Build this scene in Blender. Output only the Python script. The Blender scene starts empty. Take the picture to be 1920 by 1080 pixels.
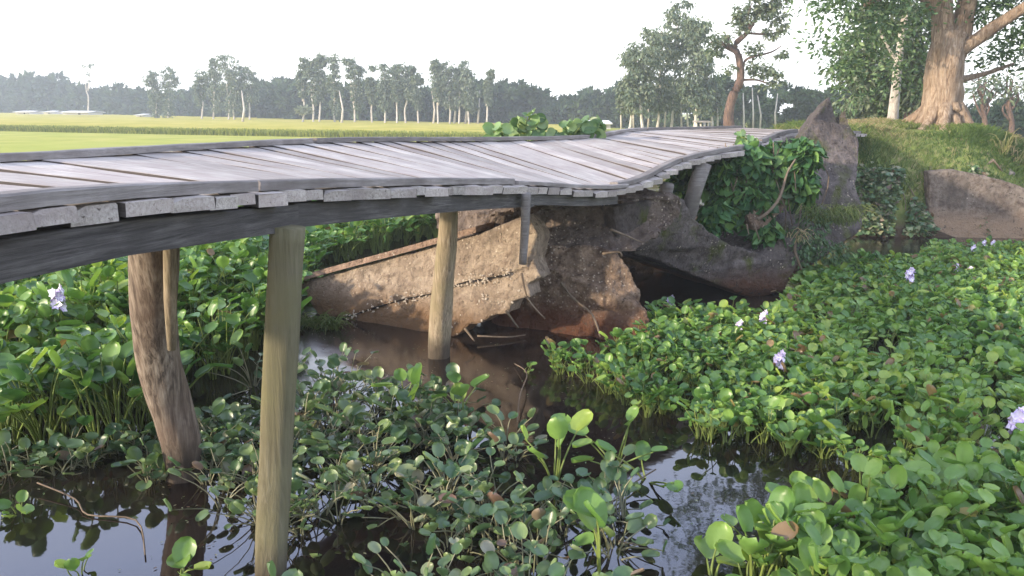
import bpy, bmesh, math, random
import numpy as np
from mathutils import Vector, Matrix, noise
from mathutils.geometry import tessellate_polygon

S = bpy.context.scene
C = S.collection
R = math.radians
rng = np.random.default_rng(7)
random.seed(7)

# ------------------------------------------------------------------ camera
CAMH, FPX, PITCH, ROLL = 2.2, 1500.0, 12.6, 0.4
CAMROT = Matrix.Rotation(R(90 - PITCH), 3, 'X') @ Matrix.Rotation(R(ROLL), 3, 'Z')
cam = bpy.data.objects.new('camera', bpy.data.cameras.new('camera'))
C.objects.link(cam)
cam.matrix_world = Matrix.Translation((0, 0, CAMH)) @ CAMROT.to_4x4()
cam.data.sensor_width = 36.0
cam.data.lens = FPX / 1920 * 36
cam.data.clip_start = 0.05
cam.data.clip_end = 4000
S.camera = cam

# ------------------------------------------------------------------ sky, sun, exposure
SUN_AZ, SUN_EL = R(-116), R(15)          # azimuth from +Y clockwise: sun stands left of and a little behind the camera
w = bpy.data.worlds.new('World'); S.world = w; w.use_nodes = True
nt = w.node_tree; nt.nodes.clear()
out = nt.nodes.new('ShaderNodeOutputWorld'); bg = nt.nodes.new('ShaderNodeBackground')
sky = nt.nodes.new('ShaderNodeTexSky'); sky.sky_type = 'NISHITA'; sky.sun_disc = False
sky.sun_elevation = SUN_EL; sky.sun_rotation = SUN_AZ
sky.air_density = 1.0; sky.dust_density = 4.5; sky.ozone_density = 1.6; sky.altitude = 0
bg.inputs['Strength'].default_value = 0.15
# thin bright overcast over the clear sky: white near the horizon, lavender blue higher up
tc_ = nt.nodes.new('ShaderNodeTexCoord'); sx_ = nt.nodes.new('ShaderNodeSeparateXYZ'); nt.links.new(tc_.outputs['Generated'], sx_.inputs[0])
rp_ = nt.nodes.new('ShaderNodeValToRGB'); nt.links.new(sx_.outputs['Z'], rp_.inputs[0])
e_ = rp_.color_ramp.elements; e_[0].position = .0; e_[0].color = (1, 1, .99, 1); e_[1].position = .75; e_[1].color = (.44, .50, .66, 1)
k_ = e_.new(.25); k_.color = (.92, .94, .97, 1); k_ = e_.new(.48); k_.color = (.80, .93, 1.38, 1)
sc_ = nt.nodes.new('ShaderNodeVectorMath'); sc_.operation = 'SCALE'; sc_.inputs['Scale'].default_value = 7.0; nt.links.new(rp_.outputs[0], sc_.inputs[0])
mx_ = nt.nodes.new('ShaderNodeMix'); mx_.data_type = 'RGBA'; mx_.inputs[0].default_value = .75
nt.links.new(sky.outputs[0], mx_.inputs[6]); nt.links.new(sc_.outputs[0], mx_.inputs[7])
nt.links.new(mx_.outputs[2], bg.inputs[0]); nt.links.new(bg.outputs[0], out.inputs[0])
sun = bpy.data.objects.new('sun', bpy.data.lights.new('sun', 'SUN')); C.objects.link(sun)
sun.data.energy = 2.7; sun.data.angle = R(2.0); sun.data.color = (1.0, 0.84, 0.64)
sd = Vector((math.sin(SUN_AZ) * math.cos(SUN_EL), math.cos(SUN_AZ) * math.cos(SUN_EL), math.sin(SUN_EL)))
sun.rotation_euler = sd.to_track_quat('Z', 'Y').to_euler()
S.view_settings.view_transform = 'Standard'; S.view_settings.look = 'None'
S.view_settings.gamma = 1.0; S.view_settings.exposure = 1.48
S.cycles.max_bounces = 8; S.cycles.transparent_max_bounces = 6
S.cycles.volume_bounces = 0
S.cycles.use_denoising = True

# ------------------------------------------------------------------ helpers
def ray(px, py):
    return CAMROT @ Vector(((px - 960) / FPX, (540 - py) / FPX, -1))
def W(px, py, d):                 # the point seen at that pixel, d metres ahead
    r = ray(px, py); return Vector((0, 0, CAMH)) + r * (d / r.y)
def WZ(px, py, z=0.0):            # the point seen at that pixel on the level z
    r = ray(px, py); return Vector((0, 0, CAMH)) + r * ((z - CAMH) / r.z)

def tag(o, label=None, cat=None, group=None, kind=None):
    if label: o['label'] = label
    if cat: o['category'] = cat
    if group: o['group'] = group
    if kind: o['kind'] = kind
    return o
def empty(name, loc=(0, 0, 0), label=None, cat=None, group=None):
    o = bpy.data.objects.new(name, None); C.objects.link(o); o.location = loc
    return tag(o, label, cat, group)
def link(name, me, mat, parent=None, loc=None):
    if mat and not me.materials: me.materials.append(mat)
    o = bpy.data.objects.new(name, me); C.objects.link(o)
    if loc is not None: o.location = loc
    if parent:
        o.parent = parent
        o.location = Vector(loc or (0, 0, 0)) - parent.location
    return o
def np_mesh(name, v, f, tone=None, smooth=True):
    """v (n,3); f (m,k) same-size faces; tone per vertex"""
    me = bpy.data.meshes.new(name)
    v = np.asarray(v, np.float32); f = np.asarray(f, np.int32)
    m, k = f.shape
    me.vertices.add(len(v)); me.vertices.foreach_set('co', v.ravel())
    me.loops.add(m * k); me.loops.foreach_set('vertex_index', f.ravel())
    me.polygons.add(m); me.polygons.foreach_set('loop_start', np.arange(0, m * k, k, dtype=np.int32))
    me.polygons.foreach_set('loop_total', np.full(m, k, np.int32))
    me.polygons.foreach_set('use_smooth', np.full(m, smooth, bool))
    if tone is not None:
        a = me.attributes.new('tone', 'FLOAT', 'POINT'); a.data.foreach_set('value', np.asarray(tone, np.float32).ravel())
    me.update(calc_edges=True); me.validate()
    return me
class MB:                          # collects numpy pieces of quads
    def __init__(s): s.v = []; s.f = []; s.t = []; s.n = 0
    def add(s, v, f, t=0.5):
        v = np.asarray(v, float).reshape(-1, 3); s.v.append(v); s.f.append(np.asarray(f) + s.n)
        s.t.append(np.full(len(v), t) if np.isscalar(t) else np.asarray(t)); s.n += len(v)
    def tube(s, pts, rad, n=10, wob=0.0, t=0.5, square=0.0):
        pts = [Vector(p) for p in pts]
        if np.isscalar(rad): rad = [rad] * len(pts)
        rows = []
        for i, p in enumerate(pts):
            d = (pts[min(i + 1, len(pts) - 1)] - pts[max(i - 1, 0)]).normalized()
            up = Vector((0, 0, 1)) if abs(d.z) < 0.9 else Vector((0, 1, 0))
            a = d.cross(up).normalized(); b = a.cross(d)
            for k in range(n):
                th = 2 * math.pi * (k + .5) / n
                rr = rad[i] * (1 + wob * noise.noise(p * 3 + Vector((k * .9, 0, 0)) + Vector((math.cos(th), math.sin(th), 0)) * 1.3))
                if square: rr *= 1 + square * (1 / max(abs(math.cos(th)), abs(math.sin(th))) - 1)
                rows.append(p + (a * math.cos(th) + b * math.sin(th)) * rr)
        f = []
        for i in range(len(pts) - 1):
            for k in range(n):
                f.append((i * n + k, i * n + (k + 1) % n, (i + 1) * n + (k + 1) % n, (i + 1) * n + k))
        L = (len(pts) - 1) * n     # caps
        for base, rev in ((0, True), (L, False)):
            for k in range(1, n - 2, 2):
                q = (base, base + k, base + k + 1, base + min(k + 2, n - 1))
                f.append(q[::-1] if rev else q)
        s.add([list(r) for r in rows], f, t)
    def box(s, c, ax, ay, az, t=0.5):   # centre and half axes
        c, ax, ay, az = map(Vector, (c, ax, ay, az))
        v = [c + ax * i + ay * j + az * k for i in (-1, 1) for j in (-1, 1) for k in (-1, 1)]
        f = [(0, 1, 3, 2), (4, 6, 7, 5), (0, 4, 5, 1), (2, 3, 7, 6), (0, 2, 6, 4), (1, 5, 7, 3)]
        s.add([list(p) for p in v], f, t)
    def mesh(s, name, smooth=True):
        return np_mesh(name, np.concatenate(s.v), np.concatenate(s.f), np.concatenate(s.t), smooth)
    def build(s, name, mat, parent=None, smooth=True):
        return link(name, s.mesh(name, smooth), mat, parent)
def poly_sub(pts, k=4):            # Catmull-Rom through points
    pts = [Vector(p) for p in pts]; o = []
    for i in range(len(pts) - 1):
        p0, p1, p2, p3 = pts[max(i - 1, 0)], pts[i], pts[i + 1], pts[min(i + 2, len(pts) - 1)]
        for j in range(k):
            t = j / k
            o.append(.5 * ((2 * p1) + (p2 - p0) * t + (2 * p0 - 5 * p1 + 4 * p2 - p3) * t * t + (3 * p1 - p0 - 3 * p2 + p3) * t ** 3))
    o.append(pts[-1]); return o
def lerp_list(r, n):
    x = np.linspace(0, len(r) - 1, n); return list(np.interp(x, range(len(r)), r))

# ------------------------------------------------------------------ materials
def mat(name):
    m = bpy.data.materials.new(name); m.use_nodes = True
    return m, m.node_tree, m.node_tree.nodes['Principled BSDF']
def nd(nt, t, **kw):
    n = nt.nodes.new('ShaderNode' + t)
    for k, v in kw.items():
        if k in n.inputs: n.inputs[k].default_value = v
        else: setattr(n, k, v)
    return n
def ramp(nt, stops, fac):
    r = nt.nodes.new('ShaderNodeValToRGB'); e = r.color_ramp.elements
    while len(e) < len(stops): e.new(0.5)
    for el, (p, c) in zip(e, stops): el.position = p; el.color = (*c, 1)
    nt.links.new(fac, r.inputs[0]); return r.outputs[0]
def mapped(nt, scale=(1, 1, 1), rnd=True, coord='Object'):
    tc = nt.nodes.new('ShaderNodeTexCoord'); mp = nt.nodes.new('ShaderNodeMapping')
    mp.inputs['Scale'].default_value = scale
    nt.links.new(tc.outputs[coord], mp.inputs[0])
    if rnd:
        oi = nt.nodes.new('ShaderNodeObjectInfo'); mu = nd(nt, 'Math', operation='MULTIPLY'); mu.inputs[1].default_value = 37
        nt.links.new(oi.outputs['Random'], mu.inputs[0]); nt.links.new(mu.outputs[0], mp.inputs['Location'])
    return mp.outputs[0]
def noise_t(nt, vec, scale, detail=6, rough=.6, dist=0):
    n = nd(nt, 'TexNoise'); n.inputs['Scale'].default_value = scale; n.inputs['Detail'].default_value = detail
    n.inputs['Roughness'].default_value = rough; n.inputs['Distortion'].default_value = dist
    nt.links.new(vec, n.inputs['Vector']); return n.outputs['Fac']
def mixc(nt, fac, a, b, mode='MIX'):
    m = nt.nodes.new('ShaderNodeMix'); m.data_type = 'RGBA'; m.blend_type = mode
    if isinstance(fac, float): m.inputs[0].default_value = fac
    else: nt.links.new(fac, m.inputs[0])
    for s, x in ((6, a), (7, b)):
        if isinstance(x, tuple): m.inputs[s].default_value = (*x, 1)
        else: nt.links.new(x, m.inputs[s])
    return m.outputs[2]
def bump(nt, bsdf, h, strength=.5, dist=.02):
    b = nd(nt, 'Bump'); b.inputs['Strength'].default_value = strength; b.inputs['Distance'].default_value = dist
    nt.links.new(h, b.inputs['Height']); nt.links.new(b.outputs[0], bsdf.inputs['Normal'])

def wood(name, stops, grain=(1.2, 22, 22), stain=None, rough=.85, side=None):
    m, nt, b = mat(name)
    v = mapped(nt, grain)
    g = noise_t(nt, v, 3.0, 8, .65, .4)
    c = ramp(nt, stops, g)
    v2 = mapped(nt, (1, 1, 1)); n2 = noise_t(nt, v2, 3.5, 5)
    c = mixc(nt, ramp(nt, [(.35, (0, 0, 0)), (.7, (1, 1, 1))], n2), c, stain or tuple(x * .6 for x in stops[0][1]))
    oi = nt.nodes.new('ShaderNodeObjectInfo')
    mr = nd(nt, 'MapRange'); mr.inputs['To Min'].default_value = .72; mr.inputs['To Max'].default_value = 1.1
    nt.links.new(oi.outputs['Random'], mr.inputs['Value'])
    c2 = mixc(nt, 1.0, c, c, 'MULTIPLY')
    hs = nt.nodes.new('ShaderNodeHueSaturation'); nt.links.new(c, hs.inputs['Color']); nt.links.new(mr.outputs[0], hs.inputs['Value'])
    nt.links.new(hs.outputs[0], b.inputs['Base Color']); b.inputs['Roughness'].default_value = rough
    b.inputs['Specular IOR Level'].default_value = .25
    if 'post' in name or 'log' in name:      # dark wet tide mark above the water line
        gp = nt.nodes.new('ShaderNodeNewGeometry'); sp = nt.nodes.new('ShaderNodeSeparateXYZ'); nt.links.new(gp.outputs['Position'], sp.inputs[0])
        wz = nd(nt, 'Math', operation='MULTIPLY_ADD'); wz.inputs[1].default_value = -.25; nt.links.new(n2, wz.inputs[0]); nt.links.new(sp.outputs['Z'], wz.inputs[2])
        wm = nd(nt, 'MapRange'); wm.inputs['From Min'].default_value = -.02; wm.inputs['From Max'].default_value = .14; wm.inputs['To Min'].default_value = .8; wm.inputs['To Max'].default_value = 0
        nt.links.new(wz.outputs[0], wm.inputs['Value']); nt.links.new(mixc(nt, wm.outputs[0], hs.outputs[0], (.045, .035, .028)), b.inputs['Base Color'])
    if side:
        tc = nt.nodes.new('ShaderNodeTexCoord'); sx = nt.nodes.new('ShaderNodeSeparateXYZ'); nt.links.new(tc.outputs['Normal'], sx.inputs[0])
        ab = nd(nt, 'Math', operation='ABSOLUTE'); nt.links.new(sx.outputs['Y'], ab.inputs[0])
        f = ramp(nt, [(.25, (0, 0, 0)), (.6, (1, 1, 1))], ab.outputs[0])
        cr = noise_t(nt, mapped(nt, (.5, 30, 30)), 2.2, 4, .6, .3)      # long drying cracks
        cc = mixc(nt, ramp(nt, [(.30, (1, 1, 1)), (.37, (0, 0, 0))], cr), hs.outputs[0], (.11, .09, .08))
        cc = mixc(nt, f, cc, side); nt.links.new(cc, b.inputs['Base Color'])  # plank sides painted dark as shade, so the gaps don't look sunlit
    bump(nt, b, g, .7, .012)
    return m
M = {}
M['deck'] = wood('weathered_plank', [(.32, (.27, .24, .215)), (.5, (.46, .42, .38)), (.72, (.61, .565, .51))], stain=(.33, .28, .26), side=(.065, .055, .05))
M['kerb'] = wood('grey_board', [(.3, (.17, .155, .145)), (.55, (.30, .275, .26)), (.8, (.43, .40, .38))], stain=(.16, .14, .13))
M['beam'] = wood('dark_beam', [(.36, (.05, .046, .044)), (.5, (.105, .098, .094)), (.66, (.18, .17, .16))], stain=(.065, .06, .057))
M['post'] = wood('post_wood', [(.35, (.13, .10, .07)), (.52, (.30, .24, .17)), (.68, (.44, .37, .28))], grain=(22, 22, 1.0), stain=(.2, .17, .1))
M['bentpost'] = wood('grey_log', [(.38, (.05, .04, .033)), (.5, (.20, .16, .125)), (.64, (.35, .30, .245))], grain=(14, 14, .8), stain=(.12, .085, .065))
M['olive'] = wood('algae_post', [(.33, (.085, .076, .045)), (.5, (.13, .117, .074)), (.68, (.18, .165, .112))], grain=(18, 18, .8), stain=(.15, .14, .075))

def concrete(name, light, dark, stain, moss=None, shell=0.0, streak=True, wet=(.10, .05, .03), wl=0.22):
    m, nt, b = mat(name)
    v = mapped(nt, (1, 1, 1), rnd=False)
    n1 = noise_t(nt, v, 1.7, 8, .62); n2 = noise_t(nt, v, 9, 8, .7); n3 = noise_t(nt, v, 42, 4, .6)
    c = ramp(nt, [(.32, dark), (.5, tuple((a + d) / 2 for a, d in zip(light, dark))), (.66, light)], n1)
    c = mixc(nt, ramp(nt, [(.42, (0, 0, 0)), (.68, (1, 1, 1))], n2), c, stain)
    if streak:
        vs = mapped(nt, (2.6, 2.6, .7), rnd=False); ns = noise_t(nt, vs, 2.2, 6, .6)
        c = mixc(nt, ramp(nt, [(.5, (0, 0, 0)), (.72, (1, 1, 1))], ns), c, tuple(x * .6 for x in dark))
    if moss:
        nm = noise_t(nt, v, 2.6, 7, .6, .6)
        c = mixc(nt, ramp(nt, [(.53, (0, 0, 0)), (.66, (1, 1, 1))], nm), c, moss)
    h = nd(nt, 'Math', operation='ADD'); nt.links.new(n2, h.inputs[0])
    mu = nd(nt, 'Math', operation='MULTIPLY'); mu.inputs[1].default_value = .35; nt.links.new(n3, mu.inputs[0]); nt.links.new(mu.outputs[0], h.inputs[1])
    hh = h.outputs[0]
    vo = nd(nt, 'TexVoronoi'); vo.inputs['Scale'].default_value = 26; nt.links.new(v, vo.inputs['Vector'])
    dot = ramp(nt, [(.16, (1, 1, 1)), (.3, (0, 0, 0))], vo.outputs['Distance'])
    sel = ramp(nt, [(.5 - shell * .25, (0, 0, 0)), (.62, (1, 1, 1))], noise_t(nt, v, 3.1, 5, .7))
    f = mixc(nt, 1.0, dot, sel, 'MULTIPLY')
    c = mixc(nt, f, c, (.62, .53, .42))
    geo = nt.nodes.new('ShaderNodeNewGeometry'); sx = nt.nodes.new('ShaderNodeSeparateXYZ'); nt.links.new(geo.outputs['Position'], sx.inputs[0])
    wn = nd(nt, 'Math', operation='MULTIPLY_ADD'); wn.inputs[1].default_value = -.35; nt.links.new(n1, wn.inputs[0]); nt.links.new(sx.outputs['Z'], wn.inputs[2])
    wf = nd(nt, 'MapRange'); wf.inputs['From Min'].default_value = wl - .28; wf.inputs['From Max'].default_value = wl; wf.inputs['To Min'].default_value = 1; wf.inputs['To Max'].default_value = 0
    nt.links.new(wn.outputs[0], wf.inputs['Value'])
    c = mixc(nt, wf.outputs[0], c, wet)       # silt stain left by the water line
    nt.links.new(c, b.inputs['Base Color']); b.inputs['Roughness'].default_value = .92; b.inputs['Specular IOR Level'].default_value = .2
    pit = ramp(nt, [(.36, (0, 0, 0)), (.42, (1, 1, 1))], noise_t(nt, v, 16, 6, .75))
    c = mixc(nt, pit, tuple(x * .5 for x in dark), c); nt.links.new(c, b.inputs['Base Color'])
    bump(nt, b, hh, 1.0, .09)
    return m
M['conc_a'] = concrete('buff_concrete', (.52, .42, .32), (.31, .245, .185), (.19, .14, .105), shell=-.1, wet=(.2, .12, .065))
M['conc_b'] = concrete('brown_concrete', (.42, .31, .22), (.20, .14, .10), (.09, .06, .045), shell=.5, wet=(.12, .055, .033))
M['conc_c'] = concrete('grey_concrete', (.20, .17, .16), (.095, .08, .075), (.06, .05, .046), moss=(.085, .095, .03), shell=-.2)
M['conc_e'] = concrete('rubble_concrete', (.30, .24, .20), (.14, .11, .095), (.085, .065, .055), shell=.1, wet=(.12, .055, .033))
M['conc_d'] = concrete('wall_concrete', (.29, .24, .195), (.165, .135, .11), (.085, .06, .05), shell=-.6, wet=(.33, .235, .16), wl=.35)
M['shade_and_crack'] = concrete('shade_dark_concrete', (.06, .05, .045), (.035, .03, .028), (.03, .025, .02), streak=False, wet=(.03, .022, .018))  # near-black tone: painted shade for the hollow, also the crack line
M['pebble'] = mat('pale_gravel')[0]; M['pebble'].node_tree.nodes['Principled BSDF'].inputs['Base Color'].default_value = (.55, .47, .38, 1); M['pebble'].node_tree.nodes['Principled BSDF'].inputs['Roughness'].default_value = .9
M['ledge'] = concrete('ledge_mortar', (.44, .31, .235), (.33, .23, .17), (.25, .17, .13), shell=0, streak=False, wl=-1)

def leafmat(name, stops, trans=.3, rough=.4, spec=.4, stem=None, veins=False):
    m, nt, b = mat(name)
    at = nd(nt, 'Attribute'); at.attribute_name = 'tone'
    c = ramp(nt, stops, at.outputs['Fac'])
    v = mapped(nt, (1, 1, 1), rnd=False); n = noise_t(nt, v, 14, 3)
    hs = nt.nodes.new('ShaderNodeHueSaturation'); nt.links.new(c, hs.inputs['Color'])
    mr = nd(nt, 'MapRange'); mr.inputs['To Min'].default_value = .7; mr.inputs['To Max'].default_value = 1.3; nt.links.new(n, mr.inputs['Value'])
    nt.links.new(mr.outputs[0], hs.inputs['Value'])
    nt.links.new(hs.outputs[0], b.inputs['Base Color'])
    b.inputs['Roughness'].default_value = rough; b.inputs['Specular IOR Level'].default_value = spec
    if trans:
        tr = nd(nt, 'BsdfTranslucent'); nt.links.new(mixc(nt, 1.0, hs.outputs[0], (1.0, 1.0, .45), 'MULTIPLY'), tr.inputs['Color'])
        mx = nd(nt, 'MixShader'); mx.inputs[0].default_value = trans
        nt.links.new(b.outputs[0], mx.inputs[1]); nt.links.new(tr.outputs[0], mx.inputs[2])
        nt.links.new(mx.outputs[0], nt.nodes['Material Output'].inputs['Surface'])
    return m
# tone 0..0.1 = stems, then leaf greens, top end = yellowed and brown leaves
M['hyacinth'] = leafmat('hyacinth_leaf', [(0, (.17, .23, .06)), (.08, (.26, .34, .09)), (.12, (.05, .13, .04)), (.5, (.125, .245, .06)), (.8, (.23, .37, .09)), (.93, (.28, .38, .08)), (.96, (.26, .18, .09)), (1, (.2, .13, .08))], trans=.35, rough=.36, spec=.5)
M['hyacinth_dull'] = leafmat('dull_hyacinth_leaf', [(0, (.18, .19, .10)), (.08, (.34, .33, .22)), (.12, (.05, .115, .05)), (.55, (.12, .19, .085)), (.78, (.19, .27, .10)), (.9, (.32, .35, .25)), (.95, (.2, .14, .10)), (1, (.16, .10, .075))], trans=.25, rough=.36, spec=.6)
M['vine'] = leafmat('vine_leaf', [(0, (.03, .085, .035)), (.5, (.06, .15, .055)), (1, (.19, .33, .09))], trans=.3)
M['taro'] = leafmat('broad_leaf', [(0, (.08, .15, .06)), (.5, (.16, .27, .11)), (1, (.28, .37, .17))], trans=.3)
M['gum'] = leafmat('gum_foliage', [(0, (.07, .11, .07)), (.5, (.13, .175, .115)), (1, (.24, .27, .19))], trans=.25, rough=.6, spec=.2)
M['wood_mass'] = leafmat('wood_foliage', [(0, (.02, .045, .025)), (.5, (.035, .07, .035)), (1, (.07, .11, .05))], trans=.2, rough=.7, spec=.15)
M['figleaf'] = leafmat('fig_foliage', [(0, (.05, .10, .05)), (.5, (.10, .18, .085)), (1, (.20, .29, .13))], trans=.3, rough=.45)
M['grass'] = leafmat('bank_grass', [(0, (.08, .14, .04)), (.5, (.17, .23, .07)), (.75, (.27, .28, .12)), (1, (.40, .32, .20))], trans=.25, rough=.7, spec=.15)
M['rice'] = leafmat('rice_blades', [(0, (.12, .17, .03)), (.5, (.28, .32, .06)), (1, (.45, .42, .12))], trans=.3, rough=.7, spec=.1)
M['twig'] = wood('twig_bark', [(.3, (.15, .11, .08)), (.6, (.27, .21, .15)), (.8, (.38, .32, .25))], grain=(6, 6, 6))
def bark(name, a, b_, c_, sc=(5, 5, 1.1)):
    m, nt, b = mat(name)
    v = mapped(nt, sc, rnd=False); n = noise_t(nt, v, 3.4, 10, .72, 1.2)
    v2 = mapped(nt, (1, 1, 1), rnd=False); n2 = noise_t(nt, v2, 1.3, 5)
    c = ramp(nt, [(.36, a), (.5, b_), (.66, c_)], n)
    c = mixc(nt, ramp(nt, [(.5, (0, 0, 0)), (.75, (1, 1, 1))], n2), c, a)
    nt.links.new(c, b.inputs['Base Color']); b.inputs['Roughness'].default_value = .9; b.inputs['Specular IOR Level'].default_value = .15
    bump(nt, b, n, 1.0, .12); return m
M['fig_bark'] = bark('fig_bark', (.21, .145, .10), (.42, .31, .22), (.56, .45, .35), (5, 5, .8))
M['gum_bark'] = bark('gum_bark', (.35, .31, .27), (.55, .51, .46), (.70, .67, .62), (3, 3, .8))
M['red_bark'] = bark('red_bark', (.07, .05, .045), (.16, .105, .085), (.29, .18, .13))

# ground: grass and earth, drier with distance
m, gn, b = mat('ground_soil'); M['ground'] = m
v = mapped(gn, (1, 1, 1), rnd=False)
n1 = noise_t(gn, v, .35, 8, .6); n2 = noise_t(gn, v, 5.5, 8, .7); n3 = noise_t(gn, v, .03, 5, .6)
c = ramp(gn, [(.35, (.10, .15, .04)), (.5, (.17, .21, .06)), (.68, (.27, .22, .12))], n2)
sx = nd(gn, 'SeparateXYZ'); gg = nd(gn, 'NewGeometry'); gn.links.new(gg.outputs['Position'], sx.inputs[0])
far = nd(gn, 'MapRange'); far.inputs['From Min'].default_value = 22; far.inputs['From Max'].default_value = 30; gn.links.new(sx.outputs['Y'], far.inputs['Value'])
fieldc = ramp(gn, [(.35, (.26, .28, .045)), (.5, (.33, .33, .06)), (.68, (.41, .37, .10))], n1)
fieldc = mixc(gn, ramp(gn, [(.4, (0, 0, 0)), (.65, (1, 1, 1))], n3), fieldc, (.28, .32, .055))
c = mixc(gn, far.outputs[0], c, fieldc)
mud = nd(gn, 'MapRange'); mud.inputs['From Min'].default_value = .45; mud.inputs['From Max'].default_value = .12; gn.links.new(sx.outputs['Z'], mud.inputs['Value'])
mud2 = nd(gn, 'Math', operation='MULTIPLY'); inv = nd(gn, 'Math', operation='SUBTRACT'); inv.inputs[0].default_value = 1; gn.links.new(far.outputs[0], inv.inputs[1])
gn.links.new(mud.outputs[0], mud2.inputs[0]); gn.links.new(inv.outputs[0], mud2.inputs[1])
c = mixc(gn, mud2.outputs[0], c, (.07, .05, .035))
gn.links.new(c, b.inputs['Base Color']); b.inputs['Roughness'].default_value = .95; b.inputs['Specular IOR Level'].default_value = .1
bump(gn, b, n2, .8, .08)

# water: brown, still
m, wn, b = mat('brown_water'); M['water'] = m
v = mapped(wn, (1, 1, 1), rnd=False)
c = ramp(wn, [(.35, (.007, .005, .005)), (.7, (.016, .011, .009))], noise_t(wn, v, .6, 4))
gy = nd(wn, 'NewGeometry'); sy = nd(wn, 'SeparateXYZ'); wn.links.new(gy.outputs['Position'], sy.inputs[0])
ym = nd(wn, 'MapRange'); ym.inputs['From Min'].default_value = 5.2; ym.inputs['From Max'].default_value = 6.6; wn.links.new(sy.outputs['Y'], ym.inputs['Value'])
sc1 = ramp(wn, [(.38, (0, 0, 0)), (.62, (1, 1, 1))], noise_t(wn, v, 1.6, 8, .7, .5))
sm_ = mixc(wn, 1.0, sc1, ym.outputs[0], 'MULTIPLY')
c = mixc(wn, sm_, c, (.034, .023, .017)); rr_ = nd(wn, 'MapRange'); rr_.inputs['To Min'].default_value = .035; rr_.inputs['To Max'].default_value = .22
wn.links.new(sm_, rr_.inputs['Value']); wn.links.new(rr_.outputs[0], b.inputs['Roughness'])
wn.links.new(c, b.inputs['Base Color']); b.inputs['IOR'].default_value = 1.5
b.inputs['Specular IOR Level'].default_value = .8
bump(wn, b, noise_t(wn, v, 4.0, 3, .5), .12, .01)

# ------------------------------------------------------------------ ground and water
def sm(a, b, x):
    t = np.clip((x - a) / (b - a), 0, 1); return t * t * (3 - 2 * t)
ROAD = [(5.2, 14.6), (8.0, 17.5), (13.0, 27.0), (20.0, 45.0), (30.0, 75.0)]
def road_dist(x, y):
    d = np.full(np.shape(x), 1e9)
    for (ax, ay), (bx, by) in zip(ROAD[:-1], ROAD[1:]):
        dx, dy = bx - ax, by - ay
        t = np.clip(((x - ax) * dx + (y - ay) * dy) / (dx * dx + dy * dy), 0, 1)
        d = np.minimum(d, np.hypot(x - ax - t * dx, y - ay - t * dy))
    return d
def hill_z(x, y):
    x = np.asarray(x, float); y = np.asarray(y, float)
    wob = .35 * np.sin(x * 1.3 + .7) + .2 * np.sin(x * 3.1 + y) + .1 * np.sin(x * 7.3)
    shore = np.where(x > 5.2, 14.15 + .06 * wob, 24 + wob)       # canal edge: near on the right, far on the left
    k = sm(5.0, 6.2, x); shore = 24 * (1 - k) + 14.15 * k + wob * .25 * (1 - .7 * k)
    base = -.8 + 1.05 * sm(-.6, .9, y - shore)
    emb = sm(3.9, 1.9, road_dist(x, y)) * 1.55                    # road embankment
    mound = sm(3.2, 1.2, np.hypot((x - 8.8) * .75, (y - 17.6))) * 1.6
    rise = np.maximum(emb, mound)
    front = sm(-.35, 1.35, y - shore)
    slope_right = sm(9.0, 12.5, x)
    z = base + rise * front * (1 - .35 * slope_right)
    z = z + .05 * np.sin(x * 2.1 + 1) * np.sin(y * 1.7) * front * (y < 30)
    back = sm(-1.5, -4, y) * 1.6                                  # bank the photographer stands on
    return np.maximum(z, -.8 + back * 1.2)
def axis(lo, a, b_, hi, step):
    mid = list(np.arange(a, b_, step)); g = []; s = step; x = a
    while x > lo: s *= 1.22; x -= s; g.append(x)
    g = g[::-1]; h = []; s = step; x = mid[-1]
    while x < hi: s *= 1.22; x += s; h.append(x)
    return np.array(g + mid + h)
xs = axis(-380, -4, 17, 380, .17); ys = axis(-60, 11, 27, 420, .17)
X, Y = np.meshgrid(xs, ys); Z = hill_z(X, Y)
nx, ny = len(xs), len(ys)
i = np.arange(nx * ny).reshape(ny, nx)
F = np.stack([i[:-1, :-1], i[:-1, 1:], i[1:, 1:], i[1:, :-1]], -1).reshape(-1, 4)
g = link('ground', np_mesh('ground', np.stack([X, Y, Z], -1).reshape(-1, 3), F), M['ground']); g['kind'] = 'structure'
mb = MB(); mb.add([(-120, -20, 0), (120, -20, 0), (120, 30, 0), (-120, 30, 0)], [(0, 1, 2, 3)])
o = mb.build('water', M['water']); o['kind'] = 'structure'

# ------------------------------------------------------------------ leaf clouds
def leaf_template(kind):
    """quads grid (u along the leaf, v across), returns verts with length 1 and faces"""
    if kind == 'round': nu, nv = 6, 5
    else: nu, nv = 3, 3
    vs = []
    for a in range(nu):
        for c_ in range(nv):
            u = a / (nu - 1); s = c_ / (nv - 1) * 2 - 1
            if kind == 'round':
                t = math.pi * (.10 + .87 * u); wd = .48 * math.sin(t) ** .9; x_ = (1 - math.cos(t)) / 2
                vs.append((x_ - .10 * abs(s) * (1 - u) ** 2, s * wd, .17 * s * s + .04 * math.sin(u * 6)))
            elif kind == 'heart':
                wd = (.48, .42, .02)[a]; vs.append((u - .22 * abs(s) * (a == 0), s * wd, .12 * abs(s) - .1 * u * u))
            else:
                wd = (.06, .26, .03)[a]; vs.append((u, s * wd, .08 * abs(s)))
    f = [(a * nv + c_, a * nv + c_ + 1, (a + 1) * nv + c_ + 1, (a + 1) * nv + c_) for a in range(nu - 1) for c_ in range(nv - 1)]
    return np.array(vs), np.array(f)
def norm(a): return a / np.maximum(np.linalg.norm(a, axis=-1, keepdims=True), 1e-9)
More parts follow.
